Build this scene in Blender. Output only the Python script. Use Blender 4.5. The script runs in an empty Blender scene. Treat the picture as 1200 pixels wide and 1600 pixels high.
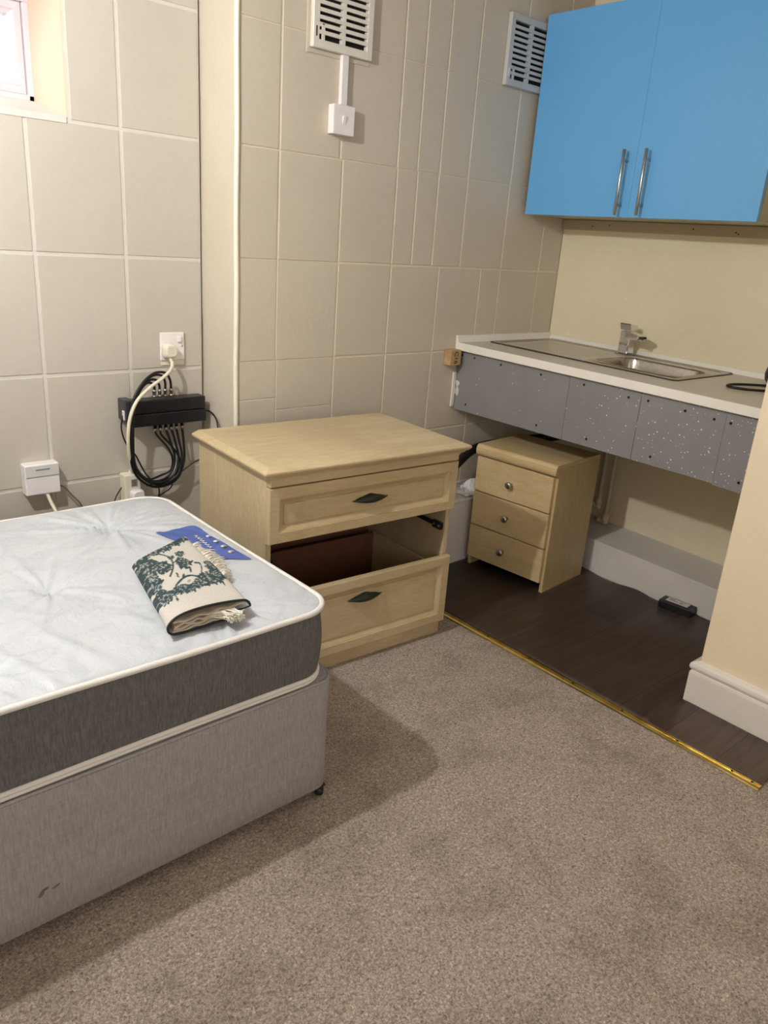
import bpy, bmesh, math, random
import numpy as np
from mathutils import Vector, Matrix
random.seed(7)
S = bpy.context.scene
COL = S.collection

# ------------------------------------------------------------------ camera
cam_d = bpy.data.cameras.new('camera')
cam = bpy.data.objects.new('camera', cam_d)
COL.objects.link(cam)
Rr = ((0.75580624, -0.65119798, 0.06854277), (0.17095052, 0.29728564, 0.93935998), (0.6320861, 0.69825671, -0.33601298))
M = Matrix(((Rr[0][0], Rr[1][0], -Rr[2][0], 0.0), (Rr[0][1], Rr[1][1], -Rr[2][1], -2.222),
            (Rr[0][2], Rr[1][2], -Rr[2][2], 1.29), (0, 0, 0, 1)))
cam.matrix_world = M
cam_d.sensor_fit = 'VERTICAL'
cam_d.sensor_height = 24.0
cam_d.sensor_width = 18.0
cam_d.lens = 24.0 * 1195.96 / 1600.0
cam_d.clip_start = 0.02
S.camera = cam

# ------------------------------------------------------------------ look, world, light levels
S.view_settings.view_transform = 'Standard'
S.view_settings.look = 'None'
S.view_settings.gamma = 1.0
S.view_settings.use_curve_mapping = False
S.view_settings.exposure = 1.68
BULB_POS = (0.0, -0.77, 1.95)
BULB_COL = (0.985, 0.975, 0.96)
BULB_STRENGTH = 860.0
SKY_STRENGTH = 0.9
REAR_FILL_POWER = 1.1  # power of the added fill lamp behind the viewpoint
wd = bpy.data.worlds.new('world')
S.world = wd
wd.use_nodes = True
wd.node_tree.nodes['Background'].inputs[0].default_value = (0.95, 0.97, 1.0, 1)
wd.node_tree.nodes['Background'].inputs[1].default_value = SKY_STRENGTH

# ------------------------------------------------------------------ material helpers
def lin(c):
    return tuple(((v / 255.0) / 12.92 if v / 255.0 <= 0.04045 else ((v / 255.0 + 0.055) / 1.055) ** 2.4) for v in c)
class NT:
    def __init__(s, name):
        s.m = bpy.data.materials.new(name)
        s.m.use_nodes = True
        s.t = s.m.node_tree
        s.b = s.t.nodes['Principled BSDF']
        s.tc = s.t.nodes.new('ShaderNodeTexCoord')
    def n(s, typ, **kw):
        x = s.t.nodes.new(typ)
        for k, v in kw.items():
            setattr(x, k, v)
        return x
    def l(s, a, b):
        s.t.links.new(a, b)
    def mapping(s, scale=(1, 1, 1), coord='Object', rot=(0, 0, 0)):
        mp = s.n('ShaderNodeMapping')
        mp.inputs['Scale'].default_value = scale
        mp.inputs['Rotation'].default_value = rot
        s.l(s.tc.outputs[coord], mp.inputs[0])
        return mp.outputs[0]
    def noise(s, vec, scale, detail=4, rough=0.5, dist=0.0):
        x = s.n('ShaderNodeTexNoise')
        x.inputs['Scale'].default_value = scale
        x.inputs['Detail'].default_value = detail
        x.inputs['Roughness'].default_value = rough
        x.inputs['Distortion'].default_value = dist
        s.l(vec, x.inputs['Vector'])
        return x.outputs['Fac']
    def ramp(s, fac, stops):
        x = s.n('ShaderNodeValToRGB')
        cr = x.color_ramp
        cr.elements[0].position = stops[0][0]
        cr.elements[0].color = (*stops[0][1], 1)
        cr.elements[1].position = stops[-1][0]
        cr.elements[1].color = (*stops[-1][1], 1)
        for p, c in stops[1:-1]:
            e = cr.elements.new(p)
            e.color = (*c, 1)
        s.l(fac, x.inputs[0])
        return x.outputs[0]
    def mix(s, fac, a, b, mode='MIX'):
        x = s.n('ShaderNodeMix', data_type='RGBA', blend_type=mode)
        if isinstance(fac, (int, float)):
            x.inputs[0].default_value = fac
        else:
            s.l(fac, x.inputs[0])
        for i, v in ((6, a), (7, b)):
            if isinstance(v, tuple):
                x.inputs[i].default_value = (*v, 1)
            else:
                s.l(v, x.inputs[i])
        return x.outputs[2]
    def bump(s, h, strength=0.3, dist=0.002):
        x = s.n('ShaderNodeBump')
        x.inputs['Strength'].default_value = strength
        x.inputs['Distance'].default_value = dist
        s.l(h, x.inputs['Height'])
        s.l(x.outputs[0], s.b.inputs['Normal'])
    def base(s, c):
        if isinstance(c, tuple):
            s.b.inputs['Base Color'].default_value = (*c, 1)
        else:
            s.l(c, s.b.inputs['Base Color'])
    def rough(s, v):
        s.b.inputs['Roughness'].default_value = v
    def metal(s, v):
        s.b.inputs['Metallic'].default_value = v

def mul(c, k):
    return tuple(v * k for v in c)
def plain(name, rgb, rough=0.5, metal=0.0, vary=0.06, vs=20, bump=0.0, bs=200, spec=0.5, bd=0.001):
    m = NT(name)
    c = lin(rgb)
    v = m.mapping()
    m.base(m.ramp(m.noise(v, vs, 3), [(0.3, mul(c, 1 - vary)), (0.7, mul(c, 1 + vary))]))
    m.rough(rough)
    m.metal(metal)
    m.b.inputs['Specular IOR Level'].default_value = spec
    if bump:
        m.bump(m.noise(v, bs, 3), bump, bd)
    return m.m
def wood(name, axis, light, dark, rough=0.42):
    m = NT(name)
    sc = {'x': (2.2, 8, 8), 'y': (8, 2.2, 8), 'z': (8, 8, 2.2)}[axis]
    v = m.mapping(sc)
    n1 = m.noise(v, 1.6, 6, 0.6, 1.2)
    n2 = m.noise(m.mapping(tuple(s * 5 for s in sc)), 3, 4, 0.6, 0.3)
    a = m.ramp(n1, [(0.25, lin(dark)), (0.5, tuple((p + q) / 2 for p, q in zip(lin(dark), lin(light)))), (0.72, lin(light))])
    b = m.ramp(n2, [(0.3, (0.9, 0.88, 0.85)), (0.65, (1.03, 1.03, 1.03))])
    big = m.ramp(m.noise(m.mapping(), 3.5, 2), [(0.35, (0.93, 0.91, 0.88)), (0.65, (1.04, 1.04, 1.02))])
    m.base(m.mix(1.0, m.mix(1.0, a, b, 'MULTIPLY'), big, 'MULTIPLY'))
    m.rough(rough)
    m.bump(n2, 0.08, 0.0006)
    return m.m

def paint(name, rgb, spec=0.5, rough=0.42, bump=0.25, bs=38, dirt=0.05):
    m = NT(name)
    c = lin(rgb)
    v = m.mapping()
    a = m.ramp(m.noise(v, 2.3, 5, 0.55), [(0.3, mul(c, 1 - dirt)), (0.7, mul(c, 1 + dirt * 0.6))])
    b = m.ramp(m.noise(v, 55, 3, 0.6), [(0.35, (0.975, 0.97, 0.96)), (0.6, (1.0, 1.0, 1.0))])
    m.base(m.mix(1.0, a, b, 'MULTIPLY'))
    m.rough(rough)
    m.b.inputs['Specular IOR Level'].default_value = spec
    m.bump(m.noise(v, bs, 6, 0.62), bump, 0.004)
    return m.m

MT = {}
MT['tile'] = paint('cream painted tiles', (196, 190, 178), rough=0.40, bump=0.10)
MT['grout'] = paint('thick paint in the joints', (212, 208, 198), rough=0.45, bump=0.2)
MT['tile_b'] = paint('beige painted blocks', (208, 198, 181), rough=0.42, bump=0.16)
MT['grout_b'] = paint('beige paint in the joints', (226, 215, 190), rough=0.5, bump=0.2)
MT['plaster'] = paint('rough painted render', (209, 199, 182), rough=0.6, bump=0.55, bs=22, dirt=0.06)
MT['kwall'] = paint('yellowish cream wall paint', (236, 225, 196), rough=0.42, bump=0.10, bs=30)
MT['stub'] = paint('cream wall paint', (238, 222, 193), rough=0.6, bump=0.06, bs=60)
MT['ceil'] = paint('white ceiling paint', (196, 190, 178), rough=0.8, bump=0.05)
MT['bead'] = paint('corner bead paint', (240, 234, 216), rough=0.4, bump=0.3)
MT['reveal'] = paint('peeling reveal paint with daylight peach', (238, 208, 186), rough=0.7, bump=0.5, bs=18, dirt=0.12)  # peach glow of daylight on the reveal is put into this base colour
MT['white_boxing'] = paint('white boxing paint', (226, 222, 219), rough=0.6, bump=0.25, bs=40, dirt=0.08)
MT['base_white'] = paint('white gloss paint', (232, 226, 218), rough=0.4, bump=0.08, bs=40)
MT['batten'] = paint('painted batten', (186, 170, 140), rough=0.5, bump=0.15, dirt=0.1)
MT['upvc'] = plain('window frame plastic', (212, 204, 211), 0.3, vary=0.02)
MT['white_pl'] = plain('white plastic', (236, 232, 232), 0.32, vary=0.02)
MT['cream_pl'] = plain('aged white plastic', (232, 224, 206), 0.35, vary=0.03)
MT['vent_pl'] = plain('vent plastic', (222, 218, 208), 0.4, vary=0.04)
MT['vent_g'] = plain('grey vent plastic', (196, 196, 194), 0.4, vary=0.04)
MT['dark'] = plain('dark void', (22, 20, 18), 0.9, vary=0.1)
MT['black_pl'] = plain('black plastic', (26, 27, 30), 0.35, vary=0.15, bump=0.05)
MT['black_rub'] = plain('black rubber cable', (20, 20, 22), 0.45, vary=0.1)
MT['white_cable'] = plain('off white cable', (226, 218, 198), 0.4, vary=0.03)
MT['steel'] = plain('connector metal', (190, 186, 178), 0.3, 1.0, vary=0.05)
MT['chrome'] = plain('chrome', (225, 225, 228), 0.06, 1.0, vary=0.01)
MT['nickel'] = plain('brushed nickel', (180, 178, 174), 0.28, 1.0, vary=0.04)
MT['wood_x'] = wood('pale birch grain across', 'x', (207, 191, 158), (190, 170, 132))
MT['wood_y'] = wood('pale birch grain deep', 'y', (218, 202, 166), (198, 176, 134))
MT['wood_z'] = wood('pale birch grain upright', 'z', (205, 190, 158), (186, 167, 132))
MT['wood_b'] = wood('birch veneer small cabinet', 'x', (216, 196, 156), (198, 174, 130))
MT['wood_bz'] = wood('birch veneer cabinet side', 'z', (208, 186, 140), (192, 168, 122))
MT['brown'] = plain('reddish brown hardboard', (116, 72, 52), 0.7, vary=0.12)
MT['handle'] = plain('dark green pewter', (50, 54, 48), 0.4, 0.6, vary=0.2)
MT['pine'] = wood('raw pine offcut', 'y', (206, 178, 132), (172, 138, 92), 0.7)
MT['ink'] = plain('dark ink', (40, 30, 24), 0.8)
MT['label'] = plain('white printed label', (214, 214, 212), 0.5, vary=0.03)
MT['worktop'] = plain('pale grey laminate', (203, 196, 184), 0.35, vary=0.04, vs=300)
MT['edge'] = plain('white laminate edging', (238, 234, 226), 0.35, vary=0.02)
MT['pipe'] = plain('painted pipe', (214, 200, 176), 0.45, vary=0.05)
MT['paper'] = plain('white plastic scrap', (230, 230, 232), 0.4, vary=0.03)

def m_blue():
    m = NT('blue gloss vinyl wrap')
    v = m.mapping()
    c = lin((106, 178, 236))
    m.base(m.ramp(m.noise(v, 160, 3), [(0.3, mul(c, 0.96)), (0.7, mul(c, 1.03))]))
    m.rough(0.22)
    m.b.inputs['Specular IOR Level'].default_value = 0.45
    m.bump(m.noise(v, 240, 4, 0.6), 0.22, 0.0012)
    return m.m
MT['blue'] = m_blue()

def m_glitter(name, dens):
    m = NT(name)
    v = m.mapping()
    c = lin((138, 136, 139))
    vo = m.n('ShaderNodeTexVoronoi')
    vo.inputs['Scale'].default_value = 75.0
    m.l(v, vo.inputs['Vector'])
    d = m.n('ShaderNodeMath', operation='LESS_THAN')
    m.l(vo.outputs['Distance'], d.inputs[0])
    sp = m.n('ShaderNodeSeparateColor')
    m.l(vo.outputs['Color'], sp.inputs[0])
    sz = m.n('ShaderNodeMapRange')
    m.l(sp.outputs[1], sz.inputs[0])
    sz.inputs[3].default_value = 0.06
    sz.inputs[4].default_value = 0.19
    m.l(sz.outputs[0], d.inputs[1])
    g = m.n('ShaderNodeMath', operation='GREATER_THAN')
    m.l(sp.outputs[0], g.inputs[0])
    g.inputs[1].default_value = 1 - dens
    k = m.n('ShaderNodeMath', operation='MULTIPLY')
    m.l(d.outputs[0], k.inputs[0])
    m.l(g.outputs[0], k.inputs[1])
    base = m.ramp(m.noise(v, 9, 4), [(0.3, mul(c, 0.93)), (0.7, mul(c, 1.05))])
    col = m.mix(k.outputs[0], base, (0.85, 0.83, 0.84))  # white spots painted into the colour stand in for the glitter's glints
    m.base(col)
    m.rough(0.3)
    return m.m

def m_steel_brushed():
    m = NT('brushed stainless steel')
    v = m.mapping((8, 400, 60))
    n = m.noise(v, 1.0, 3)
    m.base(m.ramp(n, [(0.3, lin((158, 152, 142))), (0.7, lin((186, 180, 170)))]))
    m.metal(1.0)
    m.rough(0.27)
    m.bump(n, 0.04, 0.0005)
    return m.m
MT['sink'] = m_steel_brushed()

def m_carpet():
    m = NT('beige twist pile carpet')
    v = m.mapping()
    f = m.noise(v, 190, 5, 0.8, 0.8)
    g = m.noise(v, 90, 4, 0.75, 1.2)
    a = m.ramp(f, [(0.34, lin((98, 82, 70))), (0.46, lin((176, 157, 142))), (0.54, lin((204, 186, 172))), (0.66, lin((248, 234, 220)))])
    b = m.ramp(g, [(0.36, (0.68, 0.66, 0.63)), (0.5, (1.0, 1.0, 1.0)), (0.66, (1.16, 1.16, 1.15))])
    big = m.ramp(m.noise(v, 5.5, 5, 0.6), [(0.36, (0.78, 0.76, 0.73)), (0.52, (1.0, 1.0, 1.0)), (0.8, (1.03, 1.02, 1.01))])
    c = m.mix(1.0, m.mix(1.0, a, b, 'MULTIPLY'), big, 'MULTIPLY')
    lint = m.ramp(m.noise(v, 38, 2, 0.3), [(0.80, (0, 0, 0)), (0.82, (1, 1, 1))])
    m.base(m.mix(lint, c, lin((80, 58, 44))))
    m.rough(0.95)
    m.b.inputs['Specular IOR Level'].default_value = 0.1
    m.b.inputs['Sheen Weight'].default_value = 0.25
    mx = m.n('ShaderNodeMath', operation='ADD')
    m.l(f, mx.inputs[0])
    m.l(g, mx.inputs[1])
    m.bump(mx.outputs[0], 0.9, 0.006)
    return m.m
MT['carpet'] = m_carpet()

def m_vinyl():
    m = NT('dark walnut plank vinyl')
    v = m.mapping((1, 1, 1))
    br = m.n('ShaderNodeTexBrick')
    br.offset = 0.37
    br.inputs['Scale'].default_value = 1.0
    br.inputs['Brick Width'].default_value = 0.9
    br.inputs['Row Height'].default_value = 0.155
    br.inputs['Mortar Size'].default_value = 0.0012
    br.inputs['Color1'].default_value = (*lin((80, 66, 58)), 1)
    br.inputs['Color2'].default_value = (*lin((46, 37, 33)), 1)
    br.inputs['Mortar'].default_value = (*lin((34, 26, 24)), 1)
    m.l(v, br.inputs['Vector'])
    n = m.noise(m.mapping((2.2, 26, 4)), 1.5, 7, 0.65, 1.0)
    g = m.ramp(n, [(0.28, (0.55, 0.53, 0.52)), (0.5, (1, 1, 1)), (0.72, (1.45, 1.42, 1.38))])
    m.base(m.mix(1.0, br.outputs['Color'], g, 'MULTIPLY'))
    m.rough(0.36)
    m.b.inputs['Specular IOR Level'].default_value = 0.4
    m.bump(m.noise(m.mapping((6, 16, 6)), 1.2, 5), 0.3, 0.002)
    return m.m
MT['vinyl'] = m_vinyl()

def m_brass():
    m = NT('polished brass')
    v = m.mapping()
    m.base(m.ramp(m.noise(v, 20, 3), [(0.3, lin((214, 190, 112))), (0.7, lin((244, 226, 160)))]))
    m.metal(1.0)
    m.rough(0.17)
    return m.m
MT['brass'] = m_brass()

def m_fabric(name, light, dark, sc=(260, 260, 40), rough=0.85):
    m = NT(name)
    n = m.noise(m.mapping(sc), 1.0, 4, 0.7)
    n2 = m.noise(m.mapping((sc[2] * 0.3, sc[2] * 0.3, sc[0])), 1.0, 3, 0.6)
    a = m.ramp(n, [(0.3, lin(dark)), (0.7, lin(light))])
    b = m.ramp(n2, [(0.3, (0.93, 0.93, 0.93)), (0.7, (1.05, 1.05, 1.05))])
    m.base(m.mix(1.0, a, b, 'MULTIPLY'))
    m.rough(rough)
    m.b.inputs['Specular IOR Level'].default_value = 0.2
    m.bump(n, 0.25, 0.001)
    return m.m
MT['grey_side'] = m_fabric('dark grey woven border', (118, 116, 116), (86, 84, 84))
MT['divan'] = m_fabric('mid grey divan fabric', (170, 167, 167), (143, 140, 140))
def m_damask():
    m = NT('white satin damask')
    v = m.mapping()
    w = m.n('ShaderNodeTexVoronoi', feature='SMOOTH_F1')
    w.inputs['Scale'].default_value = 9.0
    mv = m.n('ShaderNodeVectorMath', operation='ADD')
    nz = m.n('ShaderNodeTexNoise')
    nz.inputs['Scale'].default_value = 7.0
    m.l(v, nz.inputs['Vector'])
    m.l(v, mv.inputs[0])
    sc = m.n('ShaderNodeVectorMath', operation='SCALE')
    sc.inputs['Scale'].default_value = 0.22
    m.l(nz.outputs['Color'], sc.inputs[0])
    m.l(sc.outputs[0], mv.inputs[1])
    m.l(mv.outputs[0], w.inputs['Vector'])
    leaf = m.ramp(w.outputs['Distance'], [(0.40, lin((198, 202, 209))), (0.44, lin((191, 196, 204))), (0.52, lin((192, 197, 205))), (0.56, lin((199, 203, 210)))])
    m.base(leaf)
    m.rough(0.34)
    m.b.inputs['Sheen Weight'].default_value = 0.1
    m.bump(m.noise(m.mapping((1, 1, 1)), 26, 6, 0.62, 1.4), 0.55, 0.006)
    return m.m
MT['satin'] = m_damask()
MT['piping'] = plain('white piping tape', (224, 221, 217), 0.6, vary=0.03, bump=0.3, bs=300)
MT['blue_label'] = plain('blue satin label', (74, 96, 168), 0.4, vary=0.1, vs=30)
MT['cloth_in'] = plain('cream cloth lining', (206, 192, 174), 0.85, vary=0.08, bump=0.3, bs=180)
MT['fringe'] = plain('cream cotton fringe', (232, 226, 212), 0.85, vary=0.06)
MT['navy'] = plain('near black binding', (24, 28, 34), 0.7, vary=0.1)
def m_toile():
    m = NT('green toile print on cream cloth')
    at = m.n('ShaderNodeAttribute', attribute_name='print')
    v = m.mapping()
    nz = m.noise(v, 230, 4, 0.7)
    dark = m.ramp(nz, [(0.38, lin((18, 40, 46))), (0.55, lin((36, 64, 70))), (0.70, lin((96, 120, 120)))])
    cream = m.ramp(m.noise(v, 300, 3), [(0.3, lin((188, 184, 176))), (0.7, lin((203, 199, 191)))])
    m.base(m.mix(at.outputs['Fac'], cream, dark))
    m.rough(0.8)
    m.bump(m.noise(v, 350, 3), 0.3, 0.001)
    return m.m
MT['toile'] = m_toile()

# ------------------------------------------------------------------ mesh helpers
class MB:
    """collects geometry, links it as one mesh object"""
    def __init__(s):
        s.bm = bmesh.new()
    def box(s, x0, x1, y0, y1, z0, z1, bev=0.0, seg=1, mi=0, mat=None):
        vs = [s.bm.verts.new((x, y, z)) for x in (x0, x1) for y in (y0, y1) for z in (z0, z1)]
        F = [(0, 1, 3, 2), (4, 6, 7, 5), (0, 4, 5, 1), (2, 3, 7, 6), (0, 2, 6, 4), (1, 5, 7, 3)]
        fs = [s.bm.faces.new([vs[i] for i in f]) for f in F]
        for f in fs:
            f.material_index = mi
        if bev:
            es = list({e for f in fs for e in f.edges})
            r = bmesh.ops.bevel(s.bm, geom=es, offset=bev, segments=seg, affect='EDGES', profile=0.5)
            for f in r['faces']:
                f.material_index = mi
            vs = list({v for f in r['faces'] for v in f.verts})
        if mat is not None:
            bmesh.ops.transform(s.bm, matrix=mat, verts=vs)
        return s
    def tube(s, pts, r, n=8, smooth=0, mi=0, cap=True, closed=False):
        P = [Vector(p) for p in pts]
        if smooth:
            Q = []
            m = len(P)
            for i in range(m if closed else m - 1):
                a = P[(i - 1) % m] if (closed or i > 0) else P[0]
                b = P[i]
                c = P[(i + 1) % m]
                d = P[(i + 2) % m] if (closed or i + 2 < m) else P[-1]
                for k in range(smooth):
                    t = k / smooth
                    Q.append(0.5 * ((2 * b) + (c - a) * t + (2 * a - 5 * b + 4 * c - d) * t * t + (3 * b - a - 3 * c + d) * t ** 3))
            if not closed:
                Q.append(P[-1])
            P = Q
        m = len(P)
        rings = []
        up = Vector((0, 0, 1))
        prev = None
        for i in range(m):
            if closed:
                t = (P[(i + 1) % m] - P[i - 1])
            else:
                t = (P[min(i + 1, m - 1)] - P[max(i - 1, 0)])
            if t.length < 1e-9:
                t = Vector((0, 0, 1))
            t.normalize()
            if prev is None:
                a = t.cross(up)
                if a.length < 0.1:
                    a = t.cross(Vector((1, 0, 0)))
                a.normalize()
            else:
                a = prev - t * prev.dot(t)
                a.normalize()
            prev = a
            b = t.cross(a)
            rr = r[min(i, len(r) - 1)] if isinstance(r, (list, tuple)) else r
            rings.append([s.bm.verts.new(P[i] + a * math.cos(2 * math.pi * k / n) * rr + b * math.sin(2 * math.pi * k / n) * rr) for k in range(n)])
        rng = range(m) if closed else range(m - 1)
        for i in rng:
            A, B = rings[i], rings[(i + 1) % m]
            for k in range(n):
                f = s.bm.faces.new((A[k], A[(k + 1) % n], B[(k + 1) % n], B[k]))
                f.material_index = mi
                f.smooth = True
        if cap and not closed:
            f = s.bm.faces.new(rings[0][::-1]); f.material_index = mi
            f = s.bm.faces.new(rings[-1]); f.material_index = mi
        return s
    def lathe(s, prof, origin, axis, n=24, mi=0):
        """prof: list of (radius, distance along axis)"""
        ax = Vector(axis).normalized()
        a = ax.cross(Vector((0, 0, 1)))
        if a.length < 0.1:
            a = ax.cross(Vector((1, 0, 0)))
        a.normalize()
        b = ax.cross(a)
        o = Vector(origin)
        rings = []
        for r, h in prof:
            if r < 1e-6:
                rings.append([s.bm.verts.new(o + ax * h)])
            else:
                rings.append([s.bm.verts.new(o + ax * h + (a * math.cos(2 * math.pi * k / n) + b * math.sin(2 * math.pi * k / n)) * r) for k in range(n)])
        for A, B in zip(rings, rings[1:]):
            for k in range(n):
                k2 = (k + 1) % n
                if len(A) == 1 and len(B) == 1:
                    continue
                if len(A) == 1:
                    vs = (A[0], B[k2], B[k])
                elif len(B) == 1:
                    vs = (A[k], A[k2], B[0])
                else:
                    vs = (A[k], A[k2], B[k2], B[k])
                f = s.bm.faces.new(vs)
                f.smooth = True
                f.material_index = mi
        for R_ in (rings[0], rings[-1]):
            if len(R_) > 2:
                f = s.bm.faces.new(R_)
                f.material_index = mi
        return s
    def loft(s, rings, closed_ring=True, cap=True, mi=0, smooth=False):
        R_ = [[s.bm.verts.new(p) for p in ring] for ring in rings]
        for A, B in zip(R_, R_[1:]):
            n = len(A)
            for k in range(n if closed_ring else n - 1):
                f = s.bm.faces.new((A[k], A[(k + 1) % n], B[(k + 1) % n], B[k]))
                f.material_index = mi
                f.smooth = smooth
        if cap:
            f = s.bm.faces.new(R_[0][::-1]); f.material_index = mi
            f = s.bm.faces.new(R_[-1]); f.material_index = mi
        return s
    def grid(s, P, mi=0, smooth=True):
        V = [[s.bm.verts.new(p) for p in row] for row in P]
        for i in range(len(V) - 1):
            for j in range(len(V[0]) - 1):
                f = s.bm.faces.new((V[i][j], V[i + 1][j], V[i + 1][j + 1], V[i][j + 1]))
                f.material_index = mi
                f.smooth = smooth
        return V
    def build(s, name, mats, parent=None, loc=None, rot=None, smooth=None):
        bmesh.ops.recalc_face_normals(s.bm, faces=s.bm.faces[:])
        me = bpy.data.meshes.new(name)
        s.bm.to_mesh(me)
        s.bm.free()
        if not isinstance(mats, (list, tuple)):
            mats = [mats]
        for m in mats:
            me.materials.append(m)
        if smooth:
            for p in me.polygons:
                p.use_smooth = True
        o = bpy.data.objects.new(name, me)
        COL.objects.link(o)
        if parent is not None:
            o.parent = parent
        if loc:
            o.location = loc
        if rot:
            o.rotation_euler = rot
        return o

def tag(o, label=None, cat=None, group=None, kind=None):
    if label: o['label'] = label
    if cat: o['category'] = cat
    if group: o['group'] = group
    if kind: o['kind'] = kind
    return o
def empty(name, loc=(0, 0, 0), rot=(0, 0, 0)):
    o = bpy.data.objects.new(name, None)
    o.empty_display_size = 0.05
    COL.objects.link(o)
    o.location = loc
    o.rotation_euler = rot
    return o
def struct(o):
    o['kind'] = 'structure'
    return o
def text_mesh(name, body, size, mat, parent, matrix, extrude=0.0003):
    cu = bpy.data.curves.new(name, 'FONT')
    cu.body = body
    cu.size = size
    cu.extrude = extrude
    cu.align_x = 'CENTER'
    cu.align_y = 'CENTER'
    t = bpy.data.objects.new(name + '_tmp', cu)
    COL.objects.link(t)
    dg = bpy.context.evaluated_depsgraph_get()
    me = bpy.data.meshes.new_from_object(t.evaluated_get(dg))
    bpy.data.objects.remove(t)
    me.materials.clear()
    me.materials.append(mat)
    me.transform(matrix)
    o = bpy.data.objects.new(name, me)
    COL.objects.link(o)
    o.parent = parent
    return o

# ------------------------------------------------------------------ the setting
ZC = 2.32          # ceiling
XL, XR_END = -2.3, 2.96
YB = -3.9
# carpeted floor
b = MB()
b.box(XL, 3.1, YB, 0.7, -0.06, 0.0)
struct(b.build('floor', MT['carpet']))
b = MB()
b.box(XL - .1, 3.1, YB - .1, 0.7, ZC, ZC + 0.08)
struct(b.build('ceiling', MT['ceil']))

def tiled_wall(name, y, depth, rects, mats, back, gap_def=0.006):
    """rects: (x0, x1, z0, z1, (gl, gr, gb, gt)) painted tiles standing proud of the joint face"""
    b = MB()
    for (x0, x1, z0, z1) in back:
        b.box(x0, x1, y, y + depth, z0, z1, mi=1)
    for r in rects:
        x0, x1, z0, z1, mi = r[:5]
        gl, gr, gb, gt = r[5] if len(r) > 5 else (gap_def,) * 4
        b.box(x0 + gl / 2, x1 - gr / 2, y - 0.0024, y + 0.004, z0 + gb / 2, z1 - gt / 2, bev=0.0021, seg=2, mi=mi)
    return struct(b.build(name, mats))

# left, recessed stretch of the back wall with the window opening
WX0, WX1, WZ0, WZ1 = 0.15, 0.885, 1.55, 1.90
cols = [-2.3, -2.226, -1.954, -1.682, -1.41, -1.138, -0.866, -0.594, -0.322, -0.05, 0.222, 0.494, 0.766, 1.038, 1.2975]
rows = [0.0, 0.120, 0.475, 0.824, 1.18, 1.541, 1.895, 2.25, ZC]
rects = []
for i in range(len(cols) - 1):
    for j in range(len(rows) - 1):
        x0, x1, z0, z1 = cols[i], cols[i + 1], rows[j], rows[j + 1]
        if z0 > 1.5 and z0 < 1.8 and x1 > WX0 and x0 < WX1:
            if x0 < WX0: x1 = WX0
            elif x1 > WX1: x0 = WX1 + 0.004
            else: continue
        if x1 - x0 < 0.02: continue
        rects.append((x0, x1, z0, z1, 0))
DW = 0.36
tiled_wall('wall_back_left', 0.2124, DW, rects, [MT['tile'], MT['grout']],
           [(XL, WX0, 0, ZC), (WX1, 1.2965, 0, ZC), (WX0, WX1, 0, WZ0), (WX0, WX1, WZ1, ZC)], gap_def=0.0095)
# projecting stretch
R0, R1, R2, R3, R4 = 0.743, 0.873, 1.20, 1.527, 1.865
S3 = 0.003
def TR(x0, x1, z0, z1, mi=0, g=(0.0065, 0.0065, 0.0065, 0.0065)):
    return (x0, x1, z0, z1, mi, g)
rects = []
lo = [1.71, 1.957, 2.204, 2.448, 2.695, 2.96]
for a, c in zip(lo, lo[1:]):
    rects.append(TR(a, c, 0.55, R1)); rects.append(TR(a, c, 0.22, 0.55)); rects.append(TR(a, c, 0.0, 0.22))
mid = [1.711, 1.957, 2.205, 2.446, 2.566, 2.815, 2.96]
for a, c in zip(mid, mid[1:]):
    rects.append(TR(a, c, R1, R2, 0, (0.0065, 0.004 if a > 2.3 else 0.0065, 0.0065, 0.0065)))
m2 = [1.711, 1.957, 2.056, 2.163, 2.319, 2.566, 2.817, 2.96]
for a, c in zip(m2, m2[1:]):
    rects.append(TR(a, c, R2, R3, 0, (0.0065, 0.0065, 0.0065, S3)))
m3 = [1.461, 1.70, 1.954, 2.052, 2.165, 2.319, 2.568, 2.82, 2.96]
for a, c in zip(m3, m3[1:]):
    rects.append(TR(a, c, R3, R4, 0, (0.0065, 0.0065, S3, S3)))
    rects.append(TR(a, c, R4, ZC, 0, (0.0065, 0.0065, S3, S3)))
rects += [TR(1.318, 1.461, R3, R4, 0, (0.004, 0.0065, 0.004, S3)), TR(1.318, 1.461, R4, ZC, 0, (0.004, 0.0065, S3, S3)),
          TR(1.318, 1.461, R2, R3, 0, (0.004, 0.0065, 0.002, 0.005)), TR(1.461, 1.711, R2, R3, 0, (0.0065, 0.0065, 0.002, 0.005)),
          TR(1.318, 1.461, R1, R2, 2, (0.004, 0.003, 0.0015, 0.0015)), TR(1.461, 1.711, R1, R2, 2, (0.003, 0.005, 0.0015, 0.0015)),
          TR(1.318, 1.465, R0, R1, 2, (0.004, 0.0025, 0.002, 0.0015)), TR(1.465, 1.711, 0.70, R1, 2, (0.0025, 0.0065, 0.001, 0.0015)),
          TR(1.318, 1.465, 0.0, R0, 2, (0.004, 0.0025, 0.002, 0.002)), TR(1.465, 1.711, 0.0, 0.70, 2, (0.0025, 0.0065, 0.002, 0.001))]
b_back = [(1.3135, 3.1, 0, ZC)]
tiled_wall('wall_back_right', 0.0024, 0.5, rects, [MT['tile_b'], MT['grout_b'], MT['plaster']], b_back)
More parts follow.
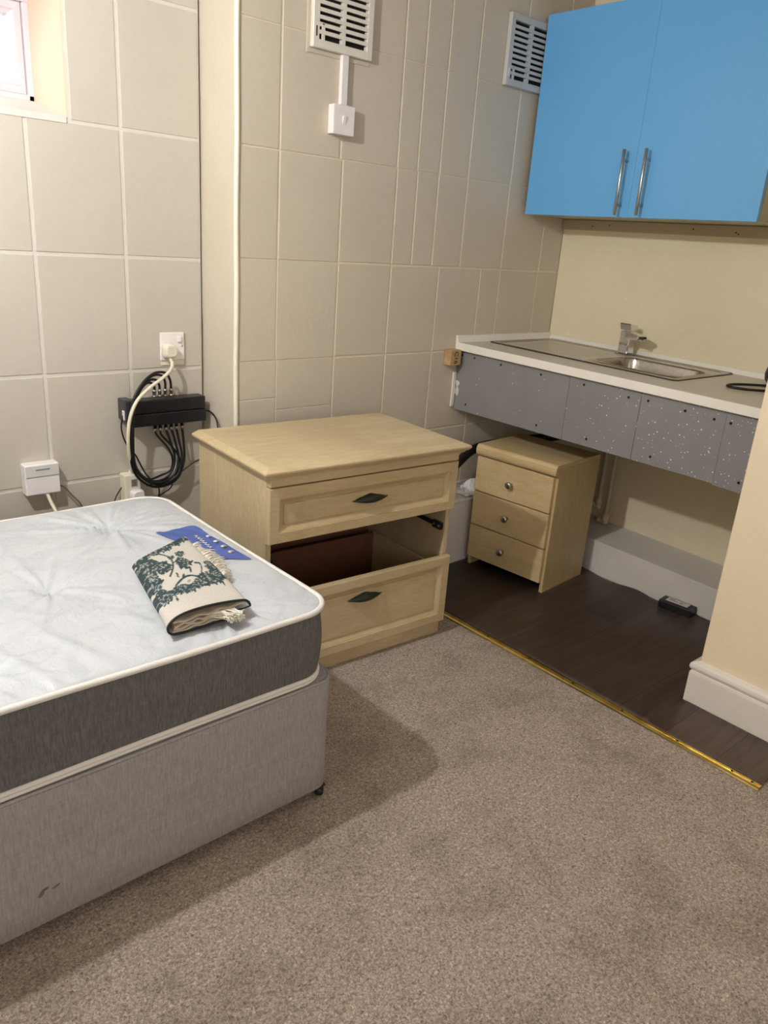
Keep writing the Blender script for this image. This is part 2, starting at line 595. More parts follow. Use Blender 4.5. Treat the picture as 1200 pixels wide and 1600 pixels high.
# the return between them
b = MB()
P = []
for i in range(40):
    z = ZC * i / 39
    P.append([(1.305 + 0.003 * math.sin(z * 9) * (1 if z < 1.0 else 0.3) + random.uniform(-1, 1) * 0.0012 * (1.2 if z < 0.95 else 0.2), y, z) for y in np.linspace(0.0, 0.245, 12)])
b.grid(P)
b.box(1.290, 1.3065, 0.244, 0.5, 0, ZC)
o = b.build('wall_return', MT['plaster'])
struct(o)
b = MB()
pts = [(1.3085 + 0.0012 * math.sin(z * 13), 0.001, z) for z in np.linspace(0.0, ZC, 40)]
b.tube(pts, 0.0085, 8)
struct(b.build('trim_1', MT['bead']))

# window: reveals, sill, frame, glass
b = MB()
b.box(WX1 - 0.003, WX1 + 0.002, 0.2120, 0.50, WZ0, WZ1)
b.box(WX0 - 0.002, WX0 + 0.003, 0.2120, 0.50, WZ0, WZ1)
b.box(WX0, WX1, 0.2120, 0.50, WZ1 - 0.003, WZ1 + 0.002)
struct(b.build('trim_2', MT['reveal']))
b = MB()
b.loft([[(WX0, y, z) for y, z in ((0.208, 1.535), (0.208, 1.552), (0.235, 1.558), (0.452, 1.606), (0.56, 1.606), (0.56, 1.535))],
        [(WX1 - 0.004, y, z) for y, z in ((0.208, 1.535), (0.208, 1.552), (0.235, 1.558), (0.452, 1.606), (0.56, 1.606), (0.56, 1.535))]])
struct(b.build('trim_3', paint('whitish sill paint', (226, 214, 208), rough=0.5, bump=0.3, bs=20, dirt=0.08)))
wroot = struct(empty('window_1', (0.52, 0.5, 1.62)))
wroot.name = 'window_1'
def wbox(b, *a, **k):
    x0, x1, y0, y1, z0, z1 = a
    return b.box(x0 - .52, x1 - .52, y0 - .5, y1 - .5, z0 - 1.62, z1 - 1.62, **k)
FB = 1.6055
b = MB()
fz1 = 1.868
for (x0, x1, z0, z1) in ((WX0, WX1, FB, FB + 0.018), (WX0, WX1, fz1, WZ1), (WX0, WX0 + .02, FB, fz1), (WX1 - .018, WX1, FB, fz1)):
    wbox(b, x0, x1, 0.470, 0.545, z0, z1, bev=0.003)
b.build('window_frame', MT['upvc'], wroot)
b = MB()
def ringframe(b, x0, x1, z0, z1, prof):
    rings = []
    for ins, y in prof:
        rings.append([(x0 + ins - .52, y - .5, z0 + ins - 1.62), (x1 - ins - .52, y - .5, z0 + ins - 1.62), (x1 - ins - .52, y - .5, z1 - ins - 1.62), (x0 + ins - .52, y - .5, z1 - ins - 1.62)])
    b.loft(rings, cap=False)
ringframe(b, WX0 + .02, WX1 - .018, FB + .016, fz1, [(0.0, 0.53), (0.0, 0.485), (0.004, 0.480), (0.022, 0.478), (0.026, 0.486), (0.036, 0.492), (0.040, 0.506), (0.040, 0.53), (0, 0.53)])
b.build('sash', MT['upvc'], wroot)
b = MB()
wbox(b, WX0 + .05, WX1 - .05, 0.512, 0.516, FB + .05, fz1 - .035)
g = NT('clear glass')
g.b.inputs['Transmission Weight'].default_value = 1.0
g.b.inputs['Base Color'].default_value = (0.97, 0.98, 0.98, 1)
g.rough(0.0)
g.b.inputs['IOR'].default_value = 1.05
b.build('glass_pane', g.m, wroot)

# kitchen wall
b = MB()
b.box(2.96, 3.1, -1.40, 0.0, 0, ZC)
b.box(2.9592, 2.9602, -1.36, 0.0, 1.168, 1.171)
for cy, cz, w, h, a in ((-0.44, 1.105, .022, .010, -.3), (-0.485, 1.085, .030, .008, .1), (-0.37, 1.12, .012, .006, .4), (-0.10, 0.945, .016, .010, .2)):
    pts = []
    for k in range(14):
        t = 2 * math.pi * k / 14
        r_ = 1 + 0.25 * math.sin(3 * t + a * 9)
        pts.append((2.9594, cy + w * r_ * math.cos(t) * math.cos(a) - h * math.sin(t) * math.sin(a), cz + w * r_ * math.cos(t) * math.sin(a) + h * math.sin(t) * math.cos(a)))
    f = b.bm.faces.new([b.bm.verts.new(p) for p in pts])
    f.material_index = 1
struct(b.build('wall_kitchen', [MT['kwall'], plain('filler patch', (232, 224, 204), 0.35)]))
# projecting wall at the right
b = MB()
b.box(2.125, 3.1, YB, -1.356, 0, ZC, bev=0.005, seg=3)
struct(b.build('wall_right', MT['stub']))
b = MB()
b.box(XL - .1, XL, YB, 0.7, 0, ZC)
struct(b.build('wall_left', MT['stub']))
b = MB()
RX0, RX1, RZ0, RZ1 = -1.5, 0.9, 0.95, 2.1
for (x0, x1, z0, z1) in ((XL, RX0, 0, ZC), (RX1, 3.1, 0, ZC), (RX0, RX1, 0, RZ0), (RX0, RX1, RZ1, ZC)):
    b.box(x0, x1, YB - .1, YB, z0, z1)
struct(b.build('wall_rear', MT['stub']))
# unseen window added behind the viewpoint, with an area light for soft fill
b = MB()
for (x0, x1, z0, z1) in ((RX0, RX1, RZ0, RZ0 + .06), (RX0, RX1, RZ1 - .06, RZ1), (RX0, RX0 + .06, RZ0, RZ1), (RX1 - .06, RX1, RZ0, RZ1), ((RX0 + RX1) / 2 - .03, (RX0 + RX1) / 2 + .03, RZ0, RZ1)):
    b.box(x0, x1, YB - .08, YB - .03, z0, z1, bev=0.004)
struct(b.build('added_window', MT['upvc']))
ld = bpy.data.lights.new('rear_fill_light', 'AREA')
ld.shape = 'RECTANGLE'
ld.size, ld.size_y = RX1 - RX0 - .1, RZ1 - RZ0 - .1
ld.energy = REAR_FILL_POWER
ld.color = (1.0, 0.97, 0.93)
lo_ = bpy.data.objects.new('rear_fill_light', ld)
COL.objects.link(lo_)
lo_.location = ((RX0 + RX1) / 2, YB - 0.12, (RZ0 + RZ1) / 2)
lo_.rotation_euler = (math.radians(90), 0, 0)
# skirting of the right wall, wrapped round its corner
prof = [(0, 0), (0.018, 0), (0.018, 0.104), (0.0165, 0.112), (0.0125, 0.1155), (0.0185, 0.120), (0.021, 0.128), (0.0195, 0.137), (0.012, 0.143), (0.005, 0.1455), (0, 0.147)]
b = MB()
path = [((2.125, YB), (-1, 0)), ((2.125, -1.356), (-1, 1)), ((2.96, -1.356), (0, 1))]
rings = []
for (px, py), (nx, ny) in path:
    rings.append([(px + nx * d, py + ny * d, z) for d, z in prof])
b.loft(rings, closed_ring=True)
struct(b.build('baseboard_right', MT['base_white']))

# boxed-in pipes
def boxing(name, x0, x1, y0, y1, z, zr=None):
    b = MB()
    zr = zr if zr else z
    t = 0.012
    b.loft([[(x0, y0, 0), (x1, y0, 0), (x1, y0, zr - t), (x0, y0, zr - t)], [(x0, y1, 0), (x1, y1, 0), (x1, y1, z - t), (x0, y1, z - t)]])
    b.loft([[(x0 - .004, y0, zr - t + .0015), (x1, y0, zr - t + .0015), (x1, y0, zr), (x0 - .003, y0, zr)], [(x0 - .004, y1, z - t + .0015), (x1, y1, z - t + .0015), (x1, y1, z), (x0 - .003, y1, z)]])
    return struct(b.build(name, MT['white_boxing']))
boxing('trim_4', 2.712, 2.96, -1.356, -0.19, 0.156, 0.132)
b = MB()
b.box(1.86, 2.96, -0.19, 0.0, 0, 0.278)
b.box(1.858, 2.96, -0.194, 0.0, 0.2795, 0.291, bev=0.002)
struct(b.build('trim_5', MT['white_boxing']))

# batten and board on the kitchen wall
b = MB()
b.box(2.942, 2.96, -1.356, -0.002, 1.382, 1.423, bev=0.002)
for y in (-0.16, -0.245, -0.62, -0.79, -0.80):
    b.lathe([(0.003, 0), (0.003, 0.0006)], (2.9424, y, 1.400 + 0.012 * math.sin(y * 40)), (-1, 0, 0), 8, mi=1)
tag(b.build('wall_batten', [MT['batten'], MT['dark']]), 'painted timber batten screwed to wall below the blue cupboard', 'batten')
b = MB()
b.box(2.948, 2.96, -1.356, -1.0, 1.429, 2.2, bev=0.002)
struct(b.build('trim_6', MT['kwall']))

# ------------------------------------------------------------------ kitchen vinyl, brass threshold
b = MB()
ys = np.linspace(-1.676, -0.19, 90)
rowsP = []
def edge_x(y):
    if y < -1.355: return 2.125 - 0.0205
    e = 2.706
    e -= 0.022 * math.exp(-((y + 0.70) / 0.10) ** 2) + 0.012 * math.exp(-((y + 0.9) / 0.06) ** 2) - 0.004 * math.sin(y * 30)
    return e
for y in ys:
    ex = edge_x(y) if y > -1.335 else 2.104
    row = []
    for k in range(40):
        t = k / 39
        x = 1.9055 + (ex - 1.9055) * t
        lift = 0.006 * max(0, (t - 0.9) / 0.1) ** 2 * (0.6 + 0.4 * math.sin(y * 22)) if y > -1.33 else 0.004 * max(0, (t - .8) / .2) ** 2
        z = 0.0035 + lift + 0.0008 * math.sin(x * 15 + y * 9)
        row.append((x, y, z))
    rowsP.append(row)
b.grid(rowsP)
vin = b.build('vinyl_flooring', MT['vinyl'])
sm = vin.modifiers.new('thick', 'SOLIDIFY'); sm.thickness = 0.003; sm.offset = -1
tag(vin, 'dark walnut plank vinyl floor covering in the kitchen corner', 'vinyl floor')
b = MB()
pr = [(-0.016, 0.0005), (-0.014, 0.004), (-0.008, 0.0065), (-0.004, 0.0068), (-0.0035, 0.0052), (-0.0005, 0.0052), (0.0, 0.0072), (0.003, 0.0072), (0.0035, 0.0056), (0.007, 0.0056), (0.0075, 0.0068), (0.012, 0.0062), (0.016, 0.0038), (0.017, 0.0005)]
b.loft([[(1.890 + d * 0.82, y, z + 0.001) for d, z in pr] for y in np.linspace(-1.678, -0.20, 12)])
th = b.build('threshold_strip', MT['brass'])
tag(th, 'polished brass threshold strip between the carpet and the dark vinyl', 'threshold strip')
for y in (-1.655, -1.60, -1.44, -1.26, -1.08, -0.9, -0.72, -0.5):
    b = MB()
    b.lathe([(0.0, 0.0016), (0.0022, 0.0014), (0.0034, 0.0)], (1.8912, y, 0.0078), (0, 0, 1), 10)
    b.build('screw', MT['dark'], th)

# ------------------------------------------------------------------ bed
BX0, BX1, BY0, BY1 = -0.98, 0.955, -1.03, -0.155
def corner_map(x, y, x0, x1, y0, y1, r):
    cx = x0 + r if x < x0 + r else (x1 - r if x > x1 - r else None)
    cy = y0 + r if y < y0 + r else (y1 - r if y > y1 - r else None)
    if cx is None or cy is None: return x, y
    a, c = (x - cx) / r, (y - cy) / r
    l = math.hypot(a, c)
    if l < 1e-9: return x, y
    m = max(abs(a), abs(c))
    return cx + a / l * m * r, cy + c / l * m * r
def rr_path(x0, x1, y0, y1, r, step=0.012, z=0.0):
    pts = []
    for cx, cy, a0 in ((x1 - r, y0 + r, -90), (x1 - r, y1 - r, 0), (x0 + r, y1 - r, 90), (x0 + r, y0 + r, 180)):
        for k in range(13):
            a = math.radians(a0 + 90 * k / 12)
            pts.append((cx + r * math.cos(a), cy + r * math.sin(a), z))
    out = []
    for i in range(len(pts)):
        p, q = Vector(pts[i]), Vector(pts[(i + 1) % len(pts)])
        n = 24 if (i + 1) % 13 == 0 else 1
        for k in range(n):
            out.append(tuple(p.lerp(q, k / n)))
    return out
tufts = []
for i in range(-3, 4):
    for j in (0, 1):
        for yy in (-0.354, -0.905):
            if j == 0: tufts.append((0.723 + i * 0.496, yy))
    tufts.append((0.475 + i * 0.496, -0.629))
tufts = [t for t in tufts if BX0 + 0.05 < t[0] < 0.9]
rt = random.Random(3)
tph = [[(rt.uniform(0, 6.28), rt.randint(5, 13), rt.uniform(0.4, 1)) for _ in range(4)] for _ in tufts]
ZT = 0.520
def sst_(t):
    t = max(0.0, min(1.0, t))
    return t * t * (3 - 2 * t)
def top_h(x, y):
    d = min(x - BX0, BX1 - x, y - BY0, BY1 - y)
    h = 0.008 * (1 - math.exp(-max(d, 0) / 0.05))
    for (tx, ty), ph in zip(tufts, tph):
        dx, dy = x - tx, y - ty
        r = math.hypot(dx, dy)
        if r > 0.5: continue
        th_ = math.atan2(dy, dx)
        h -= 0.015 * math.exp(-(r / 0.028) ** 2) + 0.010 * math.exp(-(r / 0.10) ** 2)
        w = 0
        for p, k, a in ph:
            c = math.cos(k * th_ + p + 5 * r)
            w += a * max(0, c) ** 7
        h += 0.0105 * w * math.exp(-r / 0.10) * min(1, r / 0.02)
    # loose wrinkles close to the front edge
    wob = math.exp(-((y + 0.93) / 0.10) ** 2) * max(0, math.sin((x * 1.0 + y * 0.45) * 46 + 1.2 * math.sin(x * 17))) ** 3
    h += 0.0055 * wob * (1 if x < 0.75 else 0) * min(1, max(0, d) / 0.03)
    # the folded cloth presses the cover flat
    k = sst_((x - 0.57) / 0.03) * sst_((0.87 - x) / 0.03) * sst_((-0.53 - y) / 0.03) * sst_((y + 1.0) / 0.02)
    return h * (1 - k) + min(h, 0.0075) * k
mat_root = empty('mattress', (0, 0, 0))
tag(mat_root, 'white tufted mattress with dark grey border lying on the grey divan', 'mattress')
xs = list(np.linspace(BX0, -0.0, 60)) + list(np.linspace(0.008, BX1, 150))
ysg = list(np.linspace(BY0, BY1, 130))
b = MB()
P = []
for x in xs:
    row = []
    for y in ysg:
        X, Y = corner_map(x, y, BX0, BX1, BY0, BY1, 0.075)
        d = min(x - BX0, BX1 - x, y - BY0, BY1 - y)
        z = ZT + top_h(x, y) - 0.008 * math.exp(-max(d, 0) / 0.006)
        row.append((X, Y, z))
    P.append(row)
b.grid(P)
b.build('mattress_top', MT['satin'], mat_root)
b = MB()
rings = []
for k in range(9):
    t = k / 8
    off = 0.006 * math.sin(math.pi * t)
    z = 0.345 + (ZT - 0.009 - 0.345) * t
    rings.append([(p[0], p[1], z) for p in rr_path(BX0 - off + .004, BX1 + off - .004, BY0 - off + .004, BY1 + off - .004, 0.075)])
b.loft(rings, cap=False, smooth=True)
b.build('mattress_border', MT['grey_side'], mat_root)
b = MB()
b.tube([(p[0], p[1], ZT - 0.006 + 0.0015 * math.sin(p[0] * 9 + p[1] * 7)) for p in rr_path(BX0, BX1, BY0, BY1, 0.075)], 0.0065, 8, closed=True)
b.build('piping', MT['piping'], mat_root)
b = MB()
for zz, rr in ((0.3515, 0.0055), (0.3430, 0.0045)):
    b.tube([(p[0], p[1], zz + 0.0012 * math.sin(p[0] * 8 + p[1] * 9)) for p in rr_path(BX0 + .003, BX1 - .003, BY0 + .003, BY1 - .003, 0.075)], rr, 8, closed=True)
b.build('piping', MT['piping'], mat_root)
# printed label sewn near the foot end
b = MB()
A, B_, C_, D_ = (0.800, -0.462), (0.912, -0.462), (0.924, -0.730), (0.862, -0.702)
P = []
for i in range(25):
    row = []
    for j in range(25):
        u, v = i / 24, j / 24
        x = (1 - u) * ((1 - v) * A[0] + v * D_[0]) + u * ((1 - v) * B_[0] + v * C_[0])
        y = (1 - u) * ((1 - v) * A[1] + v * D_[1]) + u * ((1 - v) * B_[1] + v * C_[1])
        row.append((x, y, ZT + top_h(x, y) + 0.0022 + 0.0009 * math.sin(x * 130 + y * 60)))
    P.append(row)
b.grid(P)
lab = b.build('mattress_label', MT['blue_label'], mat_root)
def labz(x, y): return ZT + top_h(x, y) + 0.0042
for i, (x, y) in enumerate(((0.905, -0.550), (0.904, -0.591), (0.903, -0.630), (0.900, -0.672))):
    b = MB()
    b.lathe([(0.0, 0.0008), (0.007, 0.0006), (0.0075, 0.0)], (x, y, labz(x, y)), (0, 0, 1), 14)
    b.lathe([(0.0, 0.0010), (0.0035, 0.0008), (0.004, 0.0)], (x + 0.0005, y - .004, labz(x, y) + .0006), (0, 0, 1), 10, mi=1)
    b.build('printed_dot', [MT['label'], MT['nickel']], lab)
b = MB()
sq = []
for k in range(7):
    t = k / 6
    x, y = 0.874 - 0.006 * t, -0.530 - 0.085 * t
    sq += [(x, y, labz(x, y)), (x + .007, y - .007, labz(x, y)), (x - .002, y - .011, labz(x, y))]
b.tube(sq, 0.0011, 5)
b.build('label_print', [MT['label'], MT['nickel']], lab)

dv = empty('divan_base', (0, 0, 0))
tag(dv, 'mid grey fabric divan bed base on black castors under the mattress', 'bed base')
b = MB()
DX0, DX1, DY0, DY1 = -0.99, 0.968, -1.034, -0.150
rings = []
for off, z in ((0.012, 0.034), (0.003, 0.0355), (0.0, 0.039), (0.0, 0.10), (0.001, 0.2), (0.0, 0.30), (0.0, 0.328), (0.003, 0.334), (0.010, 0.3365)):
    rings.append([(p[0], p[1], z) for p in rr_path(DX0 + off, DX1 - off, DY0 + off, DY1 - off, 0.045)])
b.loft(rings, smooth=True)
b.build('base_box', MT['divan'], dv)
b = MB()
b.tube([(p[0], p[1], 0.333) for p in rr_path(DX0 + .002, DX1 - .002, DY0 + .002, DY1 - .002, 0.045)], 0.004, 6, closed=True)
b.build('base_piping', MT['divan'], dv)
for (cx, cy) in ((DX1 - 0.022, DY0 + 0.020), (DX1 - 0.032, DY1 - 0.05), (DX0 + 0.05, DY0 + 0.035), (DX0 + 0.05, DY1 - 0.05)):
    b = MB()
    b.lathe([(0.0, -0.010), (0.010, -0.010), (0.0145, -0.007), (0.0145, 0.007), (0.010, 0.010), (0, 0.010)], (cx, cy, 0.0147), (0.8, -0.6, 0), 18)
    b.box(cx - 0.012, cx + 0.012, cy - 0.012, cy + 0.012, 0.0275, 0.0338, bev=0.002)
    b.box(cx - 0.006, cx + 0.006, cy - 0.012, cy + 0.012, 0.012, 0.03, bev=0.002)
    b.build('castor', MT['black_pl'], dv)
# worn stains on the divan front stay in a small separate mark mesh
b = MB()
for (x, z, w, h, a) in ((0.295, 0.110, .008, .004, .8), (0.302, 0.118, .006, .003, .2), (0.322, 0.114, .009, .0025, .3)):
    pts = [(x + w * math.cos(t) * (1 + .2 * math.sin(3 * t)) * math.cos(a) - h * math.sin(t) * math.sin(a), DY0 - 0.0010, z + w * math.cos(t) * math.sin(a) + h * math.sin(t) * math.cos(a)) for t in np.linspace(0, 2 * math.pi, 14)[:-1]]
    b.bm.faces.new([b.bm.verts.new(p) for p in pts])
b.build('scuff_mark', plain('grey scuff', (112, 104, 100), 0.9), dv)

# ------------------------------------------------------------------ folded cloth on the mattress
def raster(n=420):
    rr = random.Random(11)
    img = np.zeros((n, n), np.float32)
    yy, xx = np.mgrid[0:n, 0:n] / (n - 1.0)
    def ell(cx, cy, a, b_, ang, val=1.0):
        x0, x1 = int(max(0, (cx - a) * n)), int(min(n, (cx + a) * n + 2))
        y0, y1 = int(max(0, (cy - a) * n)), int(min(n, (cy + a) * n + 2))
        if x1 <= x0 or y1 <= y0: return
        X = xx[y0:y1, x0:x1] - cx; Y = yy[y0:y1, x0:x1] - cy
        c, s_ = math.cos(ang), math.sin(ang)
        U = (X * c + Y * s_) / a; V = (-X * s_ + Y * c) / b_
        m = (U * U + V * V) < 1
        sub = img[y0:y1, x0:x1]
        sub[m] = val
    def stem(pts, w):
        for (ax, ay), (bx, by) in zip(pts, pts[1:]):
            k = int(math.hypot(bx - ax, by - ay) / 0.006) + 1
            for i in range(k):
                t = i / k
                ell(ax + (bx - ax) * t, ay + (by - ay) * t, w, w, 0)
    def curve(p0, p1, p2, k=10):
        return [((1 - t) ** 2 * p0[0] + 2 * t * (1 - t) * p1[0] + t * t * p2[0], (1 - t) ** 2 * p0[1] + 2 * t * (1 - t) * p1[1] + t * t * p2[1]) for t in [i / k for i in range(k + 1)]]
    # u across (0 fold, 1 right edge), v along (0 near end, 1 far end)
    def cluster(cx, cy, rx, ry, n_, a, holes=True):
        for _ in range(n_):
            t = rr.uniform(0, 6.28); q = math.sqrt(rr.random())
            ell(cx + rx * q * math.cos(t), cy + ry * q * math.sin(t), a * rr.uniform(.6, 1.2), a * rr.uniform(.25, .5), rr.uniform(0, 3.14))
        if holes:
            for _ in range(n_ // 3):
                t = rr.uniform(0, 6.28); q = math.sqrt(rr.random())
                ell(cx + rx * q * math.cos(t), cy + ry * q * math.sin(t), a * .4, a * .12, rr.uniform(0, 3.14), 0.35)
    cluster(0.10, 0.80, 0.14, 0.14, 130, 0.05)
    cluster(0.06, 0.58, 0.12, 0.14, 130, 0.05)
    cluster(0.30, 0.68, 0.10, 0.08, 50, 0.04)
    cluster(0.45, 0.97, 0.5, 0.045, 120, 0.045)
    cluster(0.08, 0.30, 0.10, 0.10, 80, 0.04)
    cluster(0.38, 0.30, 0.22, 0.06, 120, 0.035)
    cluster(0.75, 0.33, 0.20, 0.07, 120, 0.04)
    cluster(0.90, 0.45, 0.08, 0.10, 60, 0.04)
    cluster(0.58, 0.62, 0.09, 0.08, 70, 0.035)
    cluster(0.66, 0.78, 0.06, 0.05, 24, 0.03)
    cluster(0.50, 0.77, 0.04, 0.03, 14, 0.03)
    stem(curve((0.36, 0.93), (0.62, 0.74), (0.30, 0.52)), 0.012)
    stem(curve((0.20, 0.62), (0.45, 0.62), (0.68, 0.80)), 0.006)
    stem(curve((0.30, 0.38), (0.55, 0.52), (0.66, 0.34)), 0.012)
    stem(curve((0.70, 0.42), (0.85, 0.56), (0.72, 0.58)), 0.008)
    for (x, y) in ((0.28, 0.80), (0.34, 0.73), (0.40, 0.50), (0.46, 0.46), (0.76, 0.56), (0.70, 0.60), (0.60, 0.50), (0.86, 0.24), (0.20, 0.20)):
        ell(x, y, 0.04, 0.013, rr.uniform(0, 3.14))
    ell(0.48, 0.37, 0.06, 0.035, 0.2, 0.0)
    ell(0.48, 0.375, 0.03, 0.014, 0.2, 0.5)
    return img
IMG = raster()
CA, CB, CT, CL = (0.585, -0.984), (0.768, -0.978), (0.838, -0.560), (0.655, -0.657)
def cl_pt(u, v):
    x = (1 - v) * ((1 - u) * CA[0] + u * CB[0]) + v * ((1 - u) * CL[0] + u * CT[0])
    y = (1 - v) * ((1 - u) * CA[1] + u * CB[1]) + v * ((1 - u) * CL[1] + u * CT[1])
    return x, y
CZ = ZT + 0.0100
def sect():
    key = [(1.0, .020), (0.97, .030), (0.9, .036), (0.7, .041), (0.45, .044), (0.22, .044), (0.08, .040), (0.0, .031), (-0.025, .021), (0.0, .010), (0.08, .004), (0.3, .003), (0.6, .003), (0.86, .003)]
    out = []
    for i in range(len(key) - 1):
        a = key[max(i - 1, 0)]; b_ = key[i]; c = key[i + 1]; d = key[min(i + 2, len(key) - 1)]
        n = max(3, int(math.hypot(c[0] - b_[0], (c[1] - b_[1]) * 5) / 0.011))
        for k in range(n):
            t = k / n
            out.append(tuple(0.5 * (2 * b_[q] + (c[q] - a[q]) * t + (2 * a[q] - 5 * b_[q] + 4 * c[q] - d[q]) * t * t + (3 * b_[q] - a[q] - 3 * c[q] + d[q]) * t ** 3) for q in (0, 1)))
    out.append(key[-1])
    return out
SEC = sect()
cloth = empty('folded_cloth', (0, 0, 0))
tag(cloth, 'folded cream cloth with dark green floral print and fringe lying on mattress', 'cloth')
b = MB()
NV = 210
P = []
vals = []
def cl3(u, h, v):
    x, y = cl_pt(u, v)
    hz = h * (1 - 0.45 * max(v, 0) ** 1.5) + 0.0016 * math.sin(v * 9 + u * 4) * (h / .04)
    return (x, y, CZ + hz)
for i in range(NV + 1):
    v = i / NV
    P.append([cl3(u, h, v) for u, h in SEC])
b.grid(P)
n = IMG.shape[0]
nt_ = next(i for i, (u, h) in enumerate(SEC) if i > 10 and h < 0.012)
for i in range(NV + 1):
    for j, (u, h) in enumerate(SEC):
        val = 0.0
        if j < nt_:
            uu = max(0.0, u)
            val = float(IMG[min(n - 1, int(i / NV * (n - 1))), min(n - 1, int(uu * (n - 1)))])
        vals.append(val)
o = b.build('printed_cloth', MT['toile'], cloth)
o.data.attributes.new('print', 'FLOAT', 'POINT').data.foreach_set('value', vals)
sm = o.modifiers.new('thick', 'SOLIDIFY'); sm.thickness = 0.0022; sm.offset = -1
b = MB()
b.tube([cl3(u, h + 0.0005, 0.0) for u, h in SEC], 0.0026, 6)
b.tube([(p[0], p[1] - .003, p[2]) for p in [cl3(1.0, 0.020, 0.0), cl3(0.9, 0.018, 0), cl3(0.74, 0.021, 0)]], 0.0015, 6)
b.build('edge_binding', MT['navy'], cloth)
b = MB()
for off, (ua, ub), ph in ((0.0, (0.03, 0.74), 0), (0.007, (0.05, 0.80), 2), (0.014, (0.06, 0.62), 4), (0.022, (0.04, 0.96), 1)):
    P = []
    for i in range(40):
        v = 0.004 + 0.93 * i / 39
        P.append([cl3(ua + (ub - ua) * k / 30, 0.008 + off * (0.9) + 0.0022 * math.sin(k * 0.7 + ph + v * 3), v) for k in range(31)])
    b.grid(P)
o = b.build('inner_folds', MT['cloth_in'], cloth)
sm = o.modifiers.new('thick', 'SOLIDIFY'); sm.thickness = 0.0018
rf = random.Random(5)
b = MB()
for k in range(170):
    v = 0.36 + 0.52 * rf.random()
    p = Vector(cl3(0.97, 0.012 + 0.012 * rf.random(), v))
    ln = rf.uniform(0.02, 0.040) * (0.6 + 0.6 * math.sin((v - .30) / .62 * math.pi))
    d = Vector((0.93, rf.uniform(-0.1, 0.45), 0)).normalized()
    q1 = p + d * ln * .5 + Vector((0, 0, rf.uniform(0.0, 0.008)))
    q2 = p + d * ln + Vector((0, rf.uniform(-.004, .004), rf.uniform(-0.010, 0.002)))
    q2.z = max(q2.z, CZ + 0.001)
    b.tube([p, q1, q2], [0.0022, 0.0020, 0.0010], 5, smooth=3)
tag(b.build('fringe', MT['fringe'], cloth), kind='stuff')
b = MB()
for k in range(90):
    u = rf.uniform(0.66, 0.84)
    p = Vector(cl3(u - 0.22, 0.014 + 0.010 * rf.random(), 0.03))
    q = Vector(cl3(u - .05, 0.010 + 0.018 * rf.random(), -0.012))
    r_ = Vector(cl3(u + 0.02 + rf.uniform(-.03, .03), 0.006 + 0.020 * rf.random(), -0.05 - 0.03 * rf.random()))
    b.tube([p, q, r_], [0.002, 0.0022, 0.0012], 5, smooth=3)
tag(b.build('tassel', MT['fringe'], cloth), kind='stuff')

# ------------------------------------------------------------------ furniture helpers
def ring_panel(b, x0, x1, z0, z1, yf, yb, rings, mi=0):
    """panel facing -y; rings are (inset, depth behind the front)"""
    L = [[(x0, yb, z0), (x1, yb, z0), (x1, yb, z1), (x0, yb, z1)]]
    for ins, d in rings:
        L.append([(x0 + ins, yf + d, z0 + ins), (x1 - ins, yf + d, z0 + ins), (x1 - ins, yf + d, z1 - ins), (x0 + ins, yf + d, z1 - ins)])
    b.loft(L, mi=mi)
FRONT = [(0, 0.003), (0.001, 0.001), (0.003, 0), (0.031, 0), (0.0315, 0.003), (0.035, 0.004), (0.044, 0.0100), (0.0505, 0.0125), (0.0515, 0.0125), (0.052, 0.0085), (0.054, 0.008)]

# chest of drawers
ch = empty('chest_of_drawers', (1.084, -0.542, 0), (0, 0, -0.063))
tag(ch, 'pale wood chest of drawers beside the bed with its middle drawer missing', 'chest of drawers')
CW, CD, CH = 0.694, 0.43, 0.694
b = MB()
b.box(0, 0.018, 0, CD, 0.0, CH - 0.034, bev=0.001)
b.build('side_panel', MT['wood_z'], ch)
b = MB()
b.box(CW - 0.018, CW, 0, CD, 0.0, CH - 0.034, bev=0.001)
b.build('side_panel', MT['wood_z'], ch)
b = MB()
b.box(0.018, CW - 0.018, CD - 0.012, CD - 0.006, 0.0, CH - 0.034)
b.build('back_panel', MT['brown'], ch)
b = MB()
b.box(0.0185, CW - 0.0185, 0.001, 0.016, 0.0, 0.075)
b.build('plinth', MT['wood_x'], ch)
b = MB()
b.box(0.018, CW - 0.018, 0.004, CD - 0.015, 0.06, 0.074)
b.build('bottom_panel', MT['wood_y'], ch)
b = MB()
b.box(0.003, CW - 0.003, -0.019, 0.014, 0.6345, CH - 0.033, bev=0.001)
b.build('frieze', MT['wood_x'], ch)
b = MB()
rings = []
for o_, z in ((0.003, .6605), (0.009, .6612), (0.012, .6645), (0.0125, .667), (0.018, .669), (0.023, .6735), (0.0265, .6790), (0.0265, .6835), (0.023, .6860), (0.012, .6905), (0.006, .6930), (0.002, .6940)):
    f = o_ + 0.017
    rings.append([(-o_, -f, z), (CW + o_, -f, z), (CW + o_, CD - 0.006, z), (-o_, CD - 0.006, z)])
b.loft(rings)
b.build('top', MT['wood_x'], ch)
